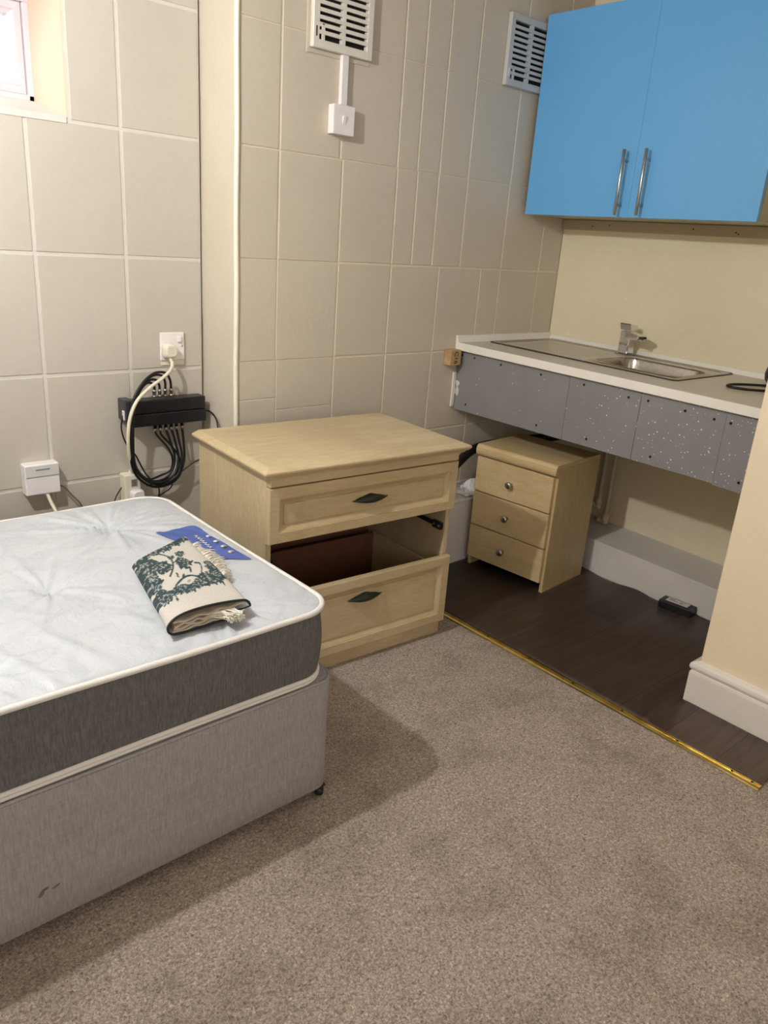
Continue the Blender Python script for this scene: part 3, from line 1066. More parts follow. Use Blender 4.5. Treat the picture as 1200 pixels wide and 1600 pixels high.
def bow_handle(b, cx, cz, y, w=0.130):
    # pointed backplate with a curled pull
    for sgn in (1,):
        pts = []
        for k in range(17):
            t = k / 16
            pts.append((t, 1))
        top = [(cx - w / 2 + w * t, y - 0.002, cz + 0.015 * abs(math.sin(math.pi * t)) ** 1.6 + 0.002 * math.sin(3 * math.pi * t) ** 2) for t in [k / 16 for k in range(17)]]
        bot = [(cx - w / 2 + w * t, y - 0.002, cz - 0.013 * abs(math.sin(math.pi * t)) ** 1.6) for t in [k / 16 for k in range(17)]]
        mid = [(p[0], y - 0.006 - 0.016 * abs(math.sin(math.pi * k / 16)) ** 1.2, cz + 0.004) for k, p in enumerate(top)]
        low = [(p[0], y - 0.005 - 0.013 * abs(math.sin(math.pi * k / 16)), cz - 0.008 * abs(math.sin(math.pi * k / 16))) for k, p in enumerate(top)]
        bk = [(p[0], y + 0.0005, p[2]) for p in top]
        bk2 = [(p[0], y + 0.0005, p[2]) for p in bot]
        b.grid([bk, top, mid, low, bot, bk2, bk])
def drawer_front(name, z0, z1, e, hz, box=None):
    b = MB()
    ring_panel(b, 0.0, CW, z0, z1, -e, 0.0 - (e - 0.019), FRONT)
    d = b.build(name, MT['wood_x'], ch)
    b = MB()
    bow_handle(b, 0.347, hz, -e + 0.0082)
    b.build('handle', MT['handle'], d)
    b = MB()
    if box:
        zb0, zb1 = box
        y0 = 0.001 - (e - 0.019)
        b.box(0.032, 0.044, y0, 0.36, zb0, zb1)
        b.box(CW - 0.044, CW - 0.032, y0, 0.36, zb0, zb1)
        b.box(0.044, CW - 0.044, 0.348, 0.36, zb0, zb1, mi=1)
        b.box(0.044, CW - 0.044, y0, 0.348, zb0, zb0 + 0.006, mi=1)
        b.build('drawer_box', [MT['wood_y'], MT['brown']], d)
    return d
drawer_front('drawer', 0.4665, 0.6300, 0.019, 0.552, (0.485, 0.60))
drawer_front('drawer', 0.0575, 0.3010, 0.0245, 0.227, (0.078, 0.262))
for x in (CW - 0.0182, 0.0182):
    b = MB()
    s_ = -1 if x > 0.3 else 1
    b.box(min(x, x + s_ * 0.010), max(x, x + s_ * 0.010), 0.006, 0.39, 0.392, 0.406, bev=0.001)
    b.box(min(x, x + s_ * 0.013), max(x, x + s_ * 0.013), 0.006, 0.05, 0.386, 0.412, bev=0.002)
    for yy in (0.015, 0.04, 0.2):
        b.lathe([(0.004, 0), (0.004, 0.002), (0.0, 0.003)], (x + s_ * 0.0128, yy, 0.400), (s_, 0, 0), 10, mi=1)
    b.build('drawer_runner', [MT['black_pl'], MT['steel']], ch)

# small three-drawer cabinet
bc = empty('bedside_cabinet', (2.314, -0.221, 0.001), (0, 0, 0.083 - math.pi / 2))
tag(bc, 'small three-drawer birch cabinet with round metal knobs under the worktop', 'cabinet')
BW, BD, BH = 0.378, 0.298, 0.534
b = MB()
b.box(0, 0.015, 0, BD, 0.004, BH - 0.016, bev=0.0008)
b.build('side_panel', MT['wood_bz'], bc)
b = MB()
b.box(BW - 0.015, BW, 0, BD, 0.004, BH - 0.016, bev=0.0008)
b.build('side_panel', MT['wood_bz'], bc)
b = MB()
b.box(0.015, BW - 0.015, BD - 0.012, BD - 0.006, 0.03, BH - 0.016)
b.box(0.015, BW - 0.015, 0.004, BD - 0.012, 0.05, 0.062)
b.build('back_panel', MT['brown'], bc)
b = MB()
nose = [(BD - 0.001, BH - 0.016), (0.010, BH - 0.016), (0.004, BH - 0.046), (-0.012, BH - 0.046), (-0.020, BH - 0.042), (-0.0245, BH - 0.034), (-0.0255, BH - 0.024), (-0.024, BH - 0.012), (-0.019, BH - 0.004), (-0.011, BH), (0.0, BH), (BD - 0.001, BH)]
b.loft([[(0.0, y, z) for y, z in nose], [(BW, y, z) for y, z in nose]])
b.build('top', MT['wood_b'], bc)
for k, (z0, z1, hz) in enumerate(((0.3395, 0.4855, 0.408), (0.1935, 0.3365, 0.266), (0.0475, 0.1905, 0.121))):
    b = MB()
    b.box(0.006, BW - 0.010, -0.018, -0.001, z0 + .001, z1 - .001, bev=0.0012)
    b.box(0.03, 0.04, -0.001, 0.26, z0 + 0.02, z1 - 0.03)
    b.box(BW - 0.04, BW - 0.03, -0.001, 0.26, z0 + 0.02, z1 - 0.03)
    d = b.build('drawer', MT['wood_b'], bc)
    b = MB()
    b.lathe([(0.006, 0), (0.0055, 0.010), (0.008, 0.014), (0.013, 0.018), (0.0145, 0.023), (0.012, 0.0275), (0.006, 0.0295), (0.0, 0.030)], (0.183, -0.0175, hz), (0, -1, 0), 22)
    b.build('knob', MT['nickel'], d, smooth=True)

# ------------------------------------------------------------------ worktop, sink, tap
TILT = 0.0148
wt = empty('kitchen_worktop', (2.34, 0.0, 0.909), (TILT, 0, 0))
tag(wt, 'pale grey laminate worktop with white front edge holding the steel sink', 'worktop')
WD = 0.618
bx0, bx1, by0, by1 = 0.215, 0.50, -0.875, -0.49      # bowl cut-out, local
b = MB()
for (x0, x1, y0, y1) in ((0.004, bx0, -1.352, -0.002), (bx1, WD, -1.352, -0.002), (bx0, bx1, -1.352, by0), (bx0, bx1, by1, -0.002)):
    b.box(x0, x1, y0, y1, -0.030, 0.0)
b.build('worktop_board', MT['worktop'], wt)
b = MB()
b.box(-0.001, 0.004, -1.352, -0.002, -0.031, 0.0003, bev=0.0012)
b.build('front_edging', MT['edge'], wt)
b = MB()
for pr_ in ([(0.0, 0), (0.0, 0.024), (0.003, 0.027), (0.009, 0.026), (0.013, 0.006), (0.016, 0)],):
    b.loft([[(x, -0.001 - d, z) for d, z in pr_] for x in (0.0, WD)])
b.build('end_upstand', MT['edge'], wt)
b = MB()
for pr_ in ([(0.0, 0), (0.0, 0.016), (0.003, 0.019), (0.008, 0.018), (0.013, 0.004), (0.015, 0)],):
    b.loft([[(WD + 0.0005 - d, y, z) for d, z in pr_] for y in (-0.016, -1.352)])
b.build('back_upstand', MT['edge'], wt)

sk = empty('sink', (2.34, 0.0, 0.909), (TILT, 0, 0))
tag(sk, 'stainless steel inset sink with left drainer set into the worktop', 'sink')
sx0, sx1, sy0, sy1 = 0.163, 0.594, -0.900, -0.040
nx, ny = 90, 170
def sst(t): t = max(0, min(1, t)); return t * t * (3 - 2 * t)
def rrd(x, y, x0, x1, y0, y1, r):
    cx, cy, hx, hy = (x0 + x1) / 2, (y0 + y1) / 2, (x1 - x0) / 2 - r, (y1 - y0) / 2 - r
    dx, dy = abs(x - cx) - hx, abs(y - cy) - hy
    return math.hypot(max(dx, 0), max(dy, 0)) + min(max(dx, dy), 0) - r
def sinkz(x, y):
    z = 0.0035
    e = rrd(x, y, sx0, sx1, sy0, sy1, 0.022)
    z -= 0.0032 * sst((e + 0.006) / 0.006)
    z -= 0.0045 * sst(-(rrd(x, y, sx0 + .022, sx1 - .022, sy0 + .022, sy1 - .022, 0.03)) / 0.010)
    bd = rrd(x, y, bx0 + .012, bx1 - .012, by0 + .012, by1 - .012, 0.06)
    z += 0.0042 * sst((0.02 - abs(bd)) / 0.012) * (1 if bd > -0.002 else 0)
    if bd < 0:
        z -= 0.135 * sst(-bd / 0.030) + 0.004 * sst(-bd / 0.1)
    # drainer grooves
    if y > by1 + 0.03 and y < sy1 - 0.05:
        k = (x - (bx0 - .01)) / 0.031
        if sx0 + 0.06 < x < sx1 - 0.10:
            z += 0.0014 * max(0, math.sin(k * 2 * math.pi)) * sst((y - by1 - .03) / .02) * sst((sy1 - .05 - y) / .02)
    return z
xs_ = np.unique(np.concatenate([np.linspace(sx0, sx1, nx), np.linspace(bx0, bx0 + .05, 22), np.linspace(bx1 - .05, bx1, 22)]))
ys_ = np.unique(np.concatenate([np.linspace(sy0, sy1, ny), np.linspace(by0, by0 + .05, 22), np.linspace(by1 - .05, by1, 22)]))
b = MB()
P = [[(*corner_map(x, y, sx0, sx1, sy0, sy1, 0.022), sinkz(x, y)) for y in ys_] for x in xs_]
b.grid(P)
b.build('sink_bowl_and_drainer', MT['sink'], sk)
b = MB()
b.tube([(p[0], p[1], 0.0006) for p in rr_path(sx0 - .001, sx1 + .001, sy0 - .001, sy1 + .001, 0.022)], 0.0032, 6, closed=True)
b.build('sink_seal', MT['black_rub'], sk)
b = MB()
b.lathe([(0.0, 0.002), (0.012, 0.001), (0.030, 0.002), (0.036, 0.0045), (0.037, 0.0)], ((bx0 + bx1) / 2, (by0 + by1) / 2, sinkz((bx0 + bx1) / 2, (by0 + by1) / 2)), (0, 0, 1), 28)
b.build('waste_outlet', MT['chrome'], sk, smooth=True)

tp = empty('mixer_tap', (2.888, -0.452, 0.9035), (TILT, 0, math.radians(0)))
tp.scale = (1.15, 1.15, 1.12)
tag(tp, 'square chrome mixer tap standing on the sink back ledge', 'tap')
b = MB()
b.box(-0.027, 0.027, -0.027, 0.027, 0.0, 0.005, bev=0.002)
b.build('base_plate', MT['chrome'], tp)
b = MB()
b.box(-0.021, 0.021, -0.020, 0.020, 0.005, 0.086, bev=0.003, seg=2)
b.build('body', MT['chrome'], tp)
b = MB()
R45 = Matrix.Rotation(math.radians(-62), 4, 'Z')
rings = []
for t, w, z0, z1 in ((0.0, .019, .060, .084), (0.05, .018, .062, .084), (0.085, .017, .068, .083), (0.094, .015, .072, .080)):
    rings.append([R45 @ Vector((-t, s_ * w, z)) for s_, z in ((-1, z0), (1, z0), (1, z1), (-1, z1))])
R45b = Matrix.Rotation(math.radians(62), 4, 'Z')
rings = []
for t, w, z0, z1 in ((0.0, .0185, .058, .084), (0.05, .018, .060, .0835), (0.088, .017, .066, .082), (0.096, .015, .070, .079)):
    rings.append([R45b @ Vector((-t, s_ * w, z)) for s_, z in ((-1, z0), (1, z0), (1, z1), (-1, z1))])
b.loft(rings)
b.lathe([(0.010, 0), (0.010, 0.008), (0.0, 0.008)], R45b @ Vector((-0.078, 0, 0.066)), (0, 0, -1), 16)
b.build('spout', MT['chrome'], tp)
b = MB()
b.box(-0.012, 0.012, -0.012, 0.012, 0.086, 0.091)
b.loft([[(-0.022, s_ * 0.021, 0.090) for s_ in (1, -1)] + [(0.021, -0.021, 0.090), (0.021, 0.021, 0.090)],
        [(-0.024, s_ * 0.022, 0.096) for s_ in (1, -1)] + [(0.022, -0.022, 0.096), (0.022, 0.022, 0.096)],
        [(-0.030, s_ * 0.022, 0.112) for s_ in (1, -1)] + [(0.018, -0.022, 0.106), (0.018, 0.022, 0.106)],
        [(-0.028, s_ * 0.020, 0.114) for s_ in (1, -1)] + [(0.016, -0.020, 0.108), (0.016, 0.020, 0.108)]])
b.build('lever', MT['chrome'], tp)

# ------------------------------------------------------------------ fascia panels below the worktop
seams = [0.0, -0.572, -0.868, -1.168, -1.352]
zt_ = [0.8765 + TILT * y for y in seams]
names = ['widest grey glitter fascia panel, nearly plain, against the tiled wall',
         'grey glitter fascia panel second from the tiled wall, below the sink bowl',
         'heavily sparkling grey fascia panel third from the tiled wall',
         'narrow sparkling grey fascia panel at the projecting right wall']
dens = [0.06, 0.18, 0.45, 0.6]
holes = [[(-0.030, .858), (-0.098, .856), (-0.24, .852), (-0.44, .848), (-0.075, .660), (-0.45, .655)],
         [(-0.635, .845), (-0.82, .835), (-0.68, .655)],
         [(-0.895, .838), (-1.03, .832), (-1.13, .826), (-0.94, .655)],
         [(-1.185, .825), (-1.25, .650)]]
for k in range(4):
    y1, y0 = seams[k] - 0.0008 - (0.004 if k == 0 else 0), seams[k + 1] + 0.0008
    b = MB()
    xo = 2.358 - 0.002 * (k == 3)
    z0 = 0.628 - 0.004 * k / 3
    if k == 3: z0 -= 0.006
    yc = (y0 + y1) / 2
    b.loft([[(xo, y0, z0), (xo + .016, y0, z0), (xo + .016, y0, zt_[k + 1]), (xo, y0, zt_[k + 1])],
            [(xo, y1, z0 + .002), (xo + .016, y1, z0 + .002), (xo + .016, y1, zt_[k]), (xo, y1, zt_[k])]])
    p = b.build('fascia_panel', m_glitter('grey glitter board %d' % k, dens[k]))
    tag(p, names[k], 'panel', 'grey glitter panels under the worktop edge')
    for (y, z) in holes[k]:
        b = MB()
        b.lathe([(0.0046, 0), (0.0046, 0.0008), (0.0035, 0.0012), (0.0, 0.0012)], (xo + .0002, y, z), (-1, 0, 0), 12)
        b.build('screw', MT['dark'], p)
    if k == 0:
        b = MB()
        pts = [(0.006, .750), (-0.004, .752), (-0.021, .747), (-0.024, .738), (-0.014, .728), (-0.022, .715), (-0.022, .694), (-0.014, .686), (-0.006, .697), (0.0, .690), (-0.002, .712), (-0.008, .722), (-0.004, .735)]
        b.bm.faces.new([b.bm.verts.new((xo - 0.0006, y - 0.006, z)) for y, z in pts])
        b.build('torn_label', MT['label'], p)
# timber support under the worktop, stamped end
tb = empty('timber_block', (2.33, -0.02, 0.82))
tag(tb, 'small stamped pine timber offcut at the left end of the worktop', 'timber block')
b = MB()
b.box(-0.052, 0.008, -0.022, 0.019, 0.0, 0.062, bev=0.002)
b.build('block', MT['pine'], tb)
mtx = Matrix.Translation((-0.022, -0.0226, 0.031)) @ Matrix.Rotation(math.radians(90), 4, 'X') @ Matrix.Rotation(math.radians(-90), 4, 'Z')
text_mesh('stamp', 'C16', 0.030, MT['ink'], tb, mtx)
b = MB()
b.box(2.338, 2.356, -0.010, -0.001, 0.640, 0.785, bev=0.002)
tag(b.build('support_batten', MT['base_white']), 'thin white upright batten on the tiled wall at the fascia end', 'batten')
b = MB()
b.box(2.376, 2.394, -1.352, -0.195, 0.64, 0.70)
tag(b.build('bearer_rail', MT['pine']), 'raw timber rail fixed behind the grey fascia panels', 'rail')

# black cable and appliance on the worktop
def wz(y): return 0.9095 + TILT * y
b = MB()
cp = [(2.86, -1.20), (2.80, -1.13), (2.735, -1.075), (2.66, -1.035), (2.605, -1.035), (2.583, -1.065), (2.60, -1.105), (2.65, -1.15), (2.68, -1.20), (2.72, -1.26)]
b.tube([(x, y, wz(y) + 0.0055) for x, y in cp], 0.0045, 8, smooth=8)
tag(b.build('black_cable', MT['black_rub']), 'black cable loop lying on the worktop near the right wall', 'cable')
ap = empty('black_appliance', (2.90, -1.085, wz(-1.085) + 0.001))
tag(ap, 'rounded black appliance at the worktop back, mostly hidden by the wall', 'appliance')
b = MB()
b.lathe([(0.0, 0.0), (0.043, 0.0), (0.050, 0.008), (0.054, 0.030), (0.050, 0.052), (0.038, 0.064), (0.0, 0.068)], (0, 0, 0.001), (0, 0, 1), 32)
b.build('housing', MT['black_pl'], ap)
b = MB()
b.lathe([(0.0, 0.0), (0.012, 0.0), (0.014, 0.006), (0.010, 0.012), (0.0, 0.013)], (0, 0, 0.068), (0, 0, 1), 20)
b.build('lid_knob', MT['black_pl'], ap)

# ------------------------------------------------------------------ blue wall cupboard
cb = empty('wall_cupboard', (2.65, -0.026, 1.423))
tag(cb, 'glossy blue double-door wall cupboard above the sink', 'wall cupboard')
KW, KH = 0.966, 0.712
b = MB()
for (y0, y1, z0, z1) in ((-0.018, 0, 0, KH), (-KW, -KW + 0.018, 0, KH), (-KW + .018, -0.018, 0.0, 0.018), (-KW + .018, -0.018, KH - .018, KH)):
    b.box(0.020, 0.309, y0, y1, z0 + 0.001, z1 - 0.001)
b.box(0.300, 0.307, -KW + .018, -0.018, 0.018, KH - .018)
b.build('carcass', plain('grey-beige melamine', (176, 172, 152), 0.4), cb)
for (y0, y1, hy) in ((-0.4831, 0.0, -0.448), (-KW, -0.4837, -0.538)):
    b = MB()
    b.box(0.0, 0.018, y0, y1, 0.0, KH, bev=0.0006, seg=1)
    d = b.build('door', MT['blue'], cb)
    b = MB()
    z0, z1 = 0.006, 0.228
    b.tube([(-0.030, hy, z0), (-0.030, hy, z0 + .001), (-0.030, hy, z1 - .001), (-0.030, hy, z1)], [0.0048, 0.006, 0.006, 0.0048], 14)
    for zz in (0.042, 0.192):
        b.tube([(-0.030, hy, zz), (0.001, hy, zz)], 0.0045, 10)
    b.build('bar_handle', MT['nickel'], d)

# ------------------------------------------------------------------ vents, switch, trunking
def vent(name, x0, x1, z0, z1, rows_, mat, label, slide):
    r = empty(name, ((x0 + x1) / 2, 0.0, z0))
    tag(r, label, 'vent', 'louvre air vents on the tiled wall')
    w = (x1 - x0) / 2
    H = z1 - z0
    m_ = 0.024
    yb, yf = -0.001, -0.020
    b = MB()
    b.box(-w, -w + m_, yf, yb, 0, H, bev=0.002)
    b.box(w - m_, w, yf, yb, 0, H, bev=0.002)
    b.box(-w + m_ - .002, w - m_ + .002, yf, yb, 0, m_, bev=0.002)
    b.box(-w + m_ - .002, w - m_ + .002, yf, yb, H - m_, H, bev=0.002)
    b.box(-0.006, 0.006, yf, yb, m_ - .002, H - m_ + .002)
    pitch = (H - 2 * m_) / rows_
    slot = pitch * 0.46
    for k in range(1, rows_):
        zc = m_ + pitch * k
        for xa, xb in ((-w + m_ - .002, -0.005), (0.005, w - m_ + .002)):
            b.box(xa, xb, yf + .0005, yf + 0.006, zc - (pitch - slot) / 2, zc + (pitch - slot) / 2)
    if slide:
        b.box(-w + m_ - .002, -w + m_ + 0.018, yf + .0003, yf + 0.006, m_ + pitch * 2, m_ + pitch * 2.3)
        b.box(-w + m_ + .010, -w + m_ + 0.020, yf + .0003, yf + 0.006, m_ - .002, m_ + pitch * 2.2)
    b.build('grille', mat, r)
    b = MB()
    b.box(-w + .004, w - .004, -0.004, -0.0005, 0.004, H - .004)
    b.build('vent_dark_sheet', MT['dark'], r)  # dark-coloured sheet standing in for the shaded recess behind the slots
    if slide:
        b = MB()
        b.box(-w + 0.010, -w + 0.014, yf - .0018, yf + .002, m_ + .006, m_ + 0.034, bev=0.001)
        b.build('slide_tab', MT['dark'] if mat == MT['vent_pl'] else MT['white_pl'], r)
    return r
vent('air_vent', 1.561, 1.797, 1.828, 2.075, 10, MT['vent_pl'], 'cream plastic louvre vent above the light switch', True)
vent('air_vent', 2.452, 2.700, 1.868, 2.108, 10, MT['vent_g'], 'grey-white louvre vent half hidden behind the blue cupboard', True)
# sealant smear round the first vent
b = MB()
b.box(1.548, 1.561, -0.004, -0.0005, 1.812, 2.09, bev=0.0015)
b.box(1.550, 1.800, -0.003, -0.0005, 1.814, 1.828, bev=0.0012)
tag(b.build('vent_sealant', MT['plaster']), 'smeared beige sealant around the cream vent', 'sealant')
b = MB()
b.box(1.680, 1.706, -0.016, -0.0008, 1.686, 1.828, bev=0.0015)
tag(b.build('cable_trunking', MT['white_pl']), 'short white cable trunking from the vent down to the switch', 'cable trunking')
sw = empty('light_switch', (1.686, -0.0005, 1.597))
tag(sw, 'white surface-mounted light switch below the cream vent', 'light switch')
b = MB()
b.box(-0.043, 0.043, -0.022, 0, 0.0, 0.086, bev=0.002, seg=2)
b.build('pattress', MT['white_pl'], sw)
b = MB()
b.box(-0.044, 0.044, -0.030, -0.0215, -0.001, 0.087, bev=0.003, seg=2)
pl = b.build('face_plate', MT['white_pl'], sw)
b = MB()
b.loft([[(-0.006, -0.0298, z), (0.006, -0.0298, z), (0.006, -0.0298 - d, z), (-0.006, -0.0298 - d, z)] for z, d in ((0.030, 0.0012), (0.042, 0.003), (0.055, 0.006))])
b.build('rocker', MT['white_pl'], pl)

# ------------------------------------------------------------------ socket, plug, extension lead, black splitter box
YW = 0.210
so = empty('wall_socket', (1.183, YW, 0.841))
tag(so, 'white wall socket with a plug in it above the black box', 'socket')
b = MB()
b.box(-0.043, 0.043, -0.010, -0.001, 0.013, 0.105, bev=0.003, seg=2)
b.build('face_plate', MT['white_pl'], so)
b = MB()
b.box(-0.040, 0.044, -0.004, -0.0006, -0.004, 0.016, bev=0.001)
b.build('back_box_edge', MT['cream_pl'], so)
b = MB()
b.box(0.016, 0.032, -0.016, -0.0095, 0.072, 0.092, bev=0.002)
b.build('rocker', MT['white_pl'], so)
for x in (-0.034, 0.034):
    b = MB()
    b.lathe([(0.0035, 0), (0.0035, 0.001), (0, 0.0015)], (x, -0.010, 0.060), (0, -1, 0), 10)
    b.build('plate_screw', MT['steel'], so)
pg = empty('plug', (1.164, YW - 0.0102, 0.862))
tag(pg, 'white three-pin plug fitted in the wall socket', 'plug')
b = MB()
def plug_body(b, w=0.024, h=0.050, d=0.034):
    rings = []
    for t, k, dz in ((0, 0.86, 0), (0.2, 1.0, 0), (0.45, 1.0, 0), (0.85, 0.82, 0.002), (1.0, 0.70, 0.003)):
        ring = []
        for q in range(20):
            a = 2 * math.pi * q / 20
            c, s_ = math.cos(a), math.sin(a)
            x = math.copysign(abs(c) ** 0.6, c) * w * k
            z = math.copysign(abs(s_) ** 0.6, s_) * h / 2 * k
            ring.append((x, -d * t, z + h / 2 + dz))
        rings.append(ring)
    b.loft(rings, smooth=True)
plug_body(b)
b.build('plug_body', MT['cream_pl'], pg)
b = MB()
for k in range(3):
    b.box(-0.009, 0.009, -0.0352, -0.0345, 0.020 + k * 0.008, 0.0225 + k * 0.008)
b.build('plug_ridges', MT['label'], pg)

# black distribution box
rb = empty('splitter_box', (1.14, YW, 0.64))
tag(rb, 'black rectangular splitter box full of coaxial cables on the left wall', 'splitter box')
Rz = Matrix.Rotation(0, 4, 'Z')
b = MB()
b.box(-0.140, 0.134, -0.064, -0.012, 0.052, 0.096, bev=0.003, seg=2)
b.box(-0.129, 0.134, -0.068, -0.012, 0.010, 0.051, bev=0.003, seg=2)
b.build('housing', MT['black_pl'], rb)
b = MB()
b.box(-0.152, -0.120, -0.060, -0.001, 0.030, 0.100, bev=0.004, seg=2)
b.build('mounting_plate', plain('dark grey bracket', (60, 60, 62), 0.4), rb)
b = MB()
b.box(-0.155, -0.148, -0.056, -0.040, 0.034, 0.066, bev=0.002)
b.build('side_button', MT['label'], rb)
top_x = [1.098, 1.117, 1.137, 1.158]
bot_x = [1.097, 1.115, 1.136, 1.155, 1.174, 1.195]
YC = 0.168
for x in top_x:
    b = MB()
    b.lathe([(0.0055, 0), (0.0055, 0.016), (0.0065, 0.016), (0.0065, 0.026), (0.0, 0.026)], (x, YC, 0.740), (0, 0, 1), 10)
    b.lathe([(0.0085, 0), (0.0085, 0.006)], (x, YC, 0.741), (0, 0, 1), 6)
    c = b.build('connector', MT['steel'], rb)
    c.location = (-1.14, -YW, -0.64)
for x in bot_x:
    b = MB()
    b.lathe([(0.0055, 0), (0.0055, 0.016), (0.0062, 0.016), (0.0062, 0.028), (0.0, 0.028)], (x, YC, 0.652), (0, 0, -1), 10)
    c = b.build('connector', MT['steel'], rb)
    c.location = (-1.14, -YW, -0.64)
# patch cables from the top row, round the left, to the bottom row
G = 'black coaxial cables looped around the splitter box'
YF = 0.134
def cable(name, pts, r, mat, label, group=None, sm=8):
    b = MB()
    b.tube(pts, r, 8, smooth=sm)
    return tag(b.build(name, mat), label, 'cable', group)
lab_top = ['leftmost and lowest black coaxial loop above the splitter box', 'second black coaxial loop from the left above the splitter box',
           'third black coaxial loop from the left above the splitter box', 'rightmost and tallest black coaxial loop above the splitter box']
loops = [[(1.098, 0.168, 0.763), (1.097, 0.166, 0.777), (1.079, 0.16, 0.792), (1.052, 0.148, 0.785), (1.025, 0.14, 0.752), (1.007, 0.128, 0.704), (0.999, 0.128, 0.609), (1.005, 0.135, 0.53), (1.037, 0.15, 0.477), (1.091, 0.155, 0.452), (1.142, 0.16, 0.468), (1.164, 0.165, 0.522), (1.150, 0.168, 0.585), (1.136, 0.168, 0.628)],
         [(1.117, 0.168, 0.763), (1.116, 0.168, 0.780), (1.1, 0.16, 0.800), (1.066, 0.148, 0.799), (1.032, 0.138, 0.766), (1.008, 0.124, 0.716), (0.999, 0.122, 0.611), (1.007, 0.13, 0.525), (1.048, 0.145, 0.470), (1.1, 0.15, 0.447), (1.157, 0.158, 0.466), (1.177, 0.163, 0.522), (1.168, 0.168, 0.584), (1.155, 0.168, 0.628)],
         [(1.137, 0.168, 0.763), (1.136, 0.166, 0.790), (1.119, 0.156, 0.814), (1.079, 0.146, 0.815), (1.035, 0.134, 0.783), (1.003, 0.12, 0.727), (0.993, 0.118, 0.613), (1.005, 0.126, 0.517), (1.051, 0.142, 0.462), (1.104, 0.148, 0.440), (1.165, 0.156, 0.459), (1.189, 0.162, 0.522), (1.183, 0.167, 0.578), (1.174, 0.168, 0.628)],
         [(1.158, 0.168, 0.763), (1.154, 0.165, 0.795), (1.132, 0.156, 0.822), (1.087, 0.144, 0.824), (1.036, 0.13, 0.791), (0.999, 0.12, 0.730), (0.989, 0.124, 0.612), (0.998, 0.13, 0.515), (1.043, 0.145, 0.455), (1.1, 0.15, 0.432), (1.168, 0.158, 0.449), (1.199, 0.165, 0.513), (1.200, 0.168, 0.577), (1.195, 0.168, 0.628)]]
for k in range(4):
    cable('coaxial_cable', loops[k], 0.0042, MT['black_rub'], lab_top[k], G)
cable('coaxial_cable', [(bot_x[0], YC, 0.628), (bot_x[0] + .006, YC, 0.610), (bot_x[0] + .045, YC, 0.560), (bot_x[0] + .060, YC, 0.52), (bot_x[0] + .052, YC, 0.480), (bot_x[0] + .02, YC + .01, 0.463), (bot_x[0] - .03, YF + .02, 0.462), (1.06, YF + .02, 0.47)], 0.0036, MT['black_rub'], 'black cable from the first bottom connector curling inside the loop bundle', G)
cable('coaxial_cable', [(bot_x[1], YC, 0.628), (bot_x[1] + .004, YC, 0.610), (bot_x[1] + .035, YC, 0.572), (bot_x[1] + .062, YC - .006, 0.53), (bot_x[1] + .066, YC - .006, 0.49), (bot_x[1] + .035, YC - .006, 0.458), (1.10, YF + .01, 0.448), (1.066, YF + .01, 0.458)], 0.0036, MT['black_rub'], 'black cable from the second bottom connector joining the lower bundle', G)
cable('thin_cable', [(0.990, 0.165, 0.699), (0.978, 0.162, 0.651), (0.990, 0.16, 0.598), (1.022, 0.16, 0.551), (1.051, 0.16, 0.488), (1.088, 0.165, 0.442), (1.106, 0.17, 0.408), (1.093, 0.175, 0.350)], 0.0026, MT['black_rub'], 'thin black lead hanging from the left end of the splitter box')
cable('thin_cable', [(1.262, 0.185, 0.680), (1.290, 0.15, 0.680), (1.291, 0.11, 0.667), (1.286, 0.085, 0.646), (1.284, 0.075, 0.60)], 0.0028, MT['black_rub'], 'short black lead leaving the splitter box towards the chest')
cable('thin_cable', [(1.09, 0.165, 0.44), (1.14, 0.165, 0.453), (1.19, 0.16, 0.475), (1.235, 0.150, 0.505), (1.29, 0.12, 0.53)], 0.0028, MT['black_rub'], 'thin black lead running right behind the chest of drawers')
cable('thin_cable', [(1.06, 0.170, 0.435), (1.11, 0.165, 0.445), (1.150, 0.165, 0.435), (1.145, 0.17, 0.412), (1.10, 0.175, 0.385), (1.085, 0.18, 0.35)], 0.0022, MT['black_rub'], 'thin black lead making a small loop above the mattress corner')
cable('thin_cable', [(0.998, 0.195, 0.452), (0.975, 0.195, 0.425), (0.958, 0.195, 0.395), (0.945, 0.195, 0.34)], 0.0022, MT['black_rub'], 'thin dark lead left of the extension block')
cable('white_flex', [(1.164, 0.180, 0.862), (1.160, 0.158, 0.848), (1.142, 0.14, 0.830), (1.106, 0.128, 0.808), (1.060, 0.118, 0.784), (1.015, 0.112, 0.748), (0.987, 0.106, 0.700), (0.977, 0.108, 0.636), (0.985, 0.125, 0.563), (1.004, 0.150, 0.515), (1.014, 0.184, 0.494)], 0.0058, MT['white_cable'], 'thick off-white flex from the wall plug to the extension block')
# extension block
ex = empty('extension_block', (1.010, YW, 0.30))
tag(ex, 'off-white extension socket block upright against wall behind the mattress', 'extension block')
b = MB()
b.box(-0.028, 0.028, -0.045, -0.002, 0.0, 0.184, bev=0.004, seg=2)
b.build('block_body', MT['cream_pl'], ex)
b = MB()
b.lathe([(0.010, 0), (0.009, 0.008), (0.0065, 0.014)], (0.004, -0.026, 0.182), (0, 0, 1), 14)
b.build('flex_grip', MT['cream_pl'], ex)
b = MB()
b.box(-0.006, 0.016, -0.0464, -0.0448, 0.142, 0.168)
b.build('rating_label', plain('grey rating label', (150, 146, 132), 0.5), ex)
b = MB()
for k in range(4):
    b.box(-0.003, 0.012, -0.0468, -0.0463, 0.146 + 0.0055 * k, 0.148 + 0.0055 * k)
b.build('rating_print', MT['ink'], ex)
pg2 = empty('plug', (1.018, YW - 0.0462, 0.385))
tag(pg2, 'white plug in the extension block, just above the mattress edge', 'plug')
b = MB()
plug_body(b, 0.025, 0.050, 0.030)
b.build('plug_body', MT['white_pl'], pg2)

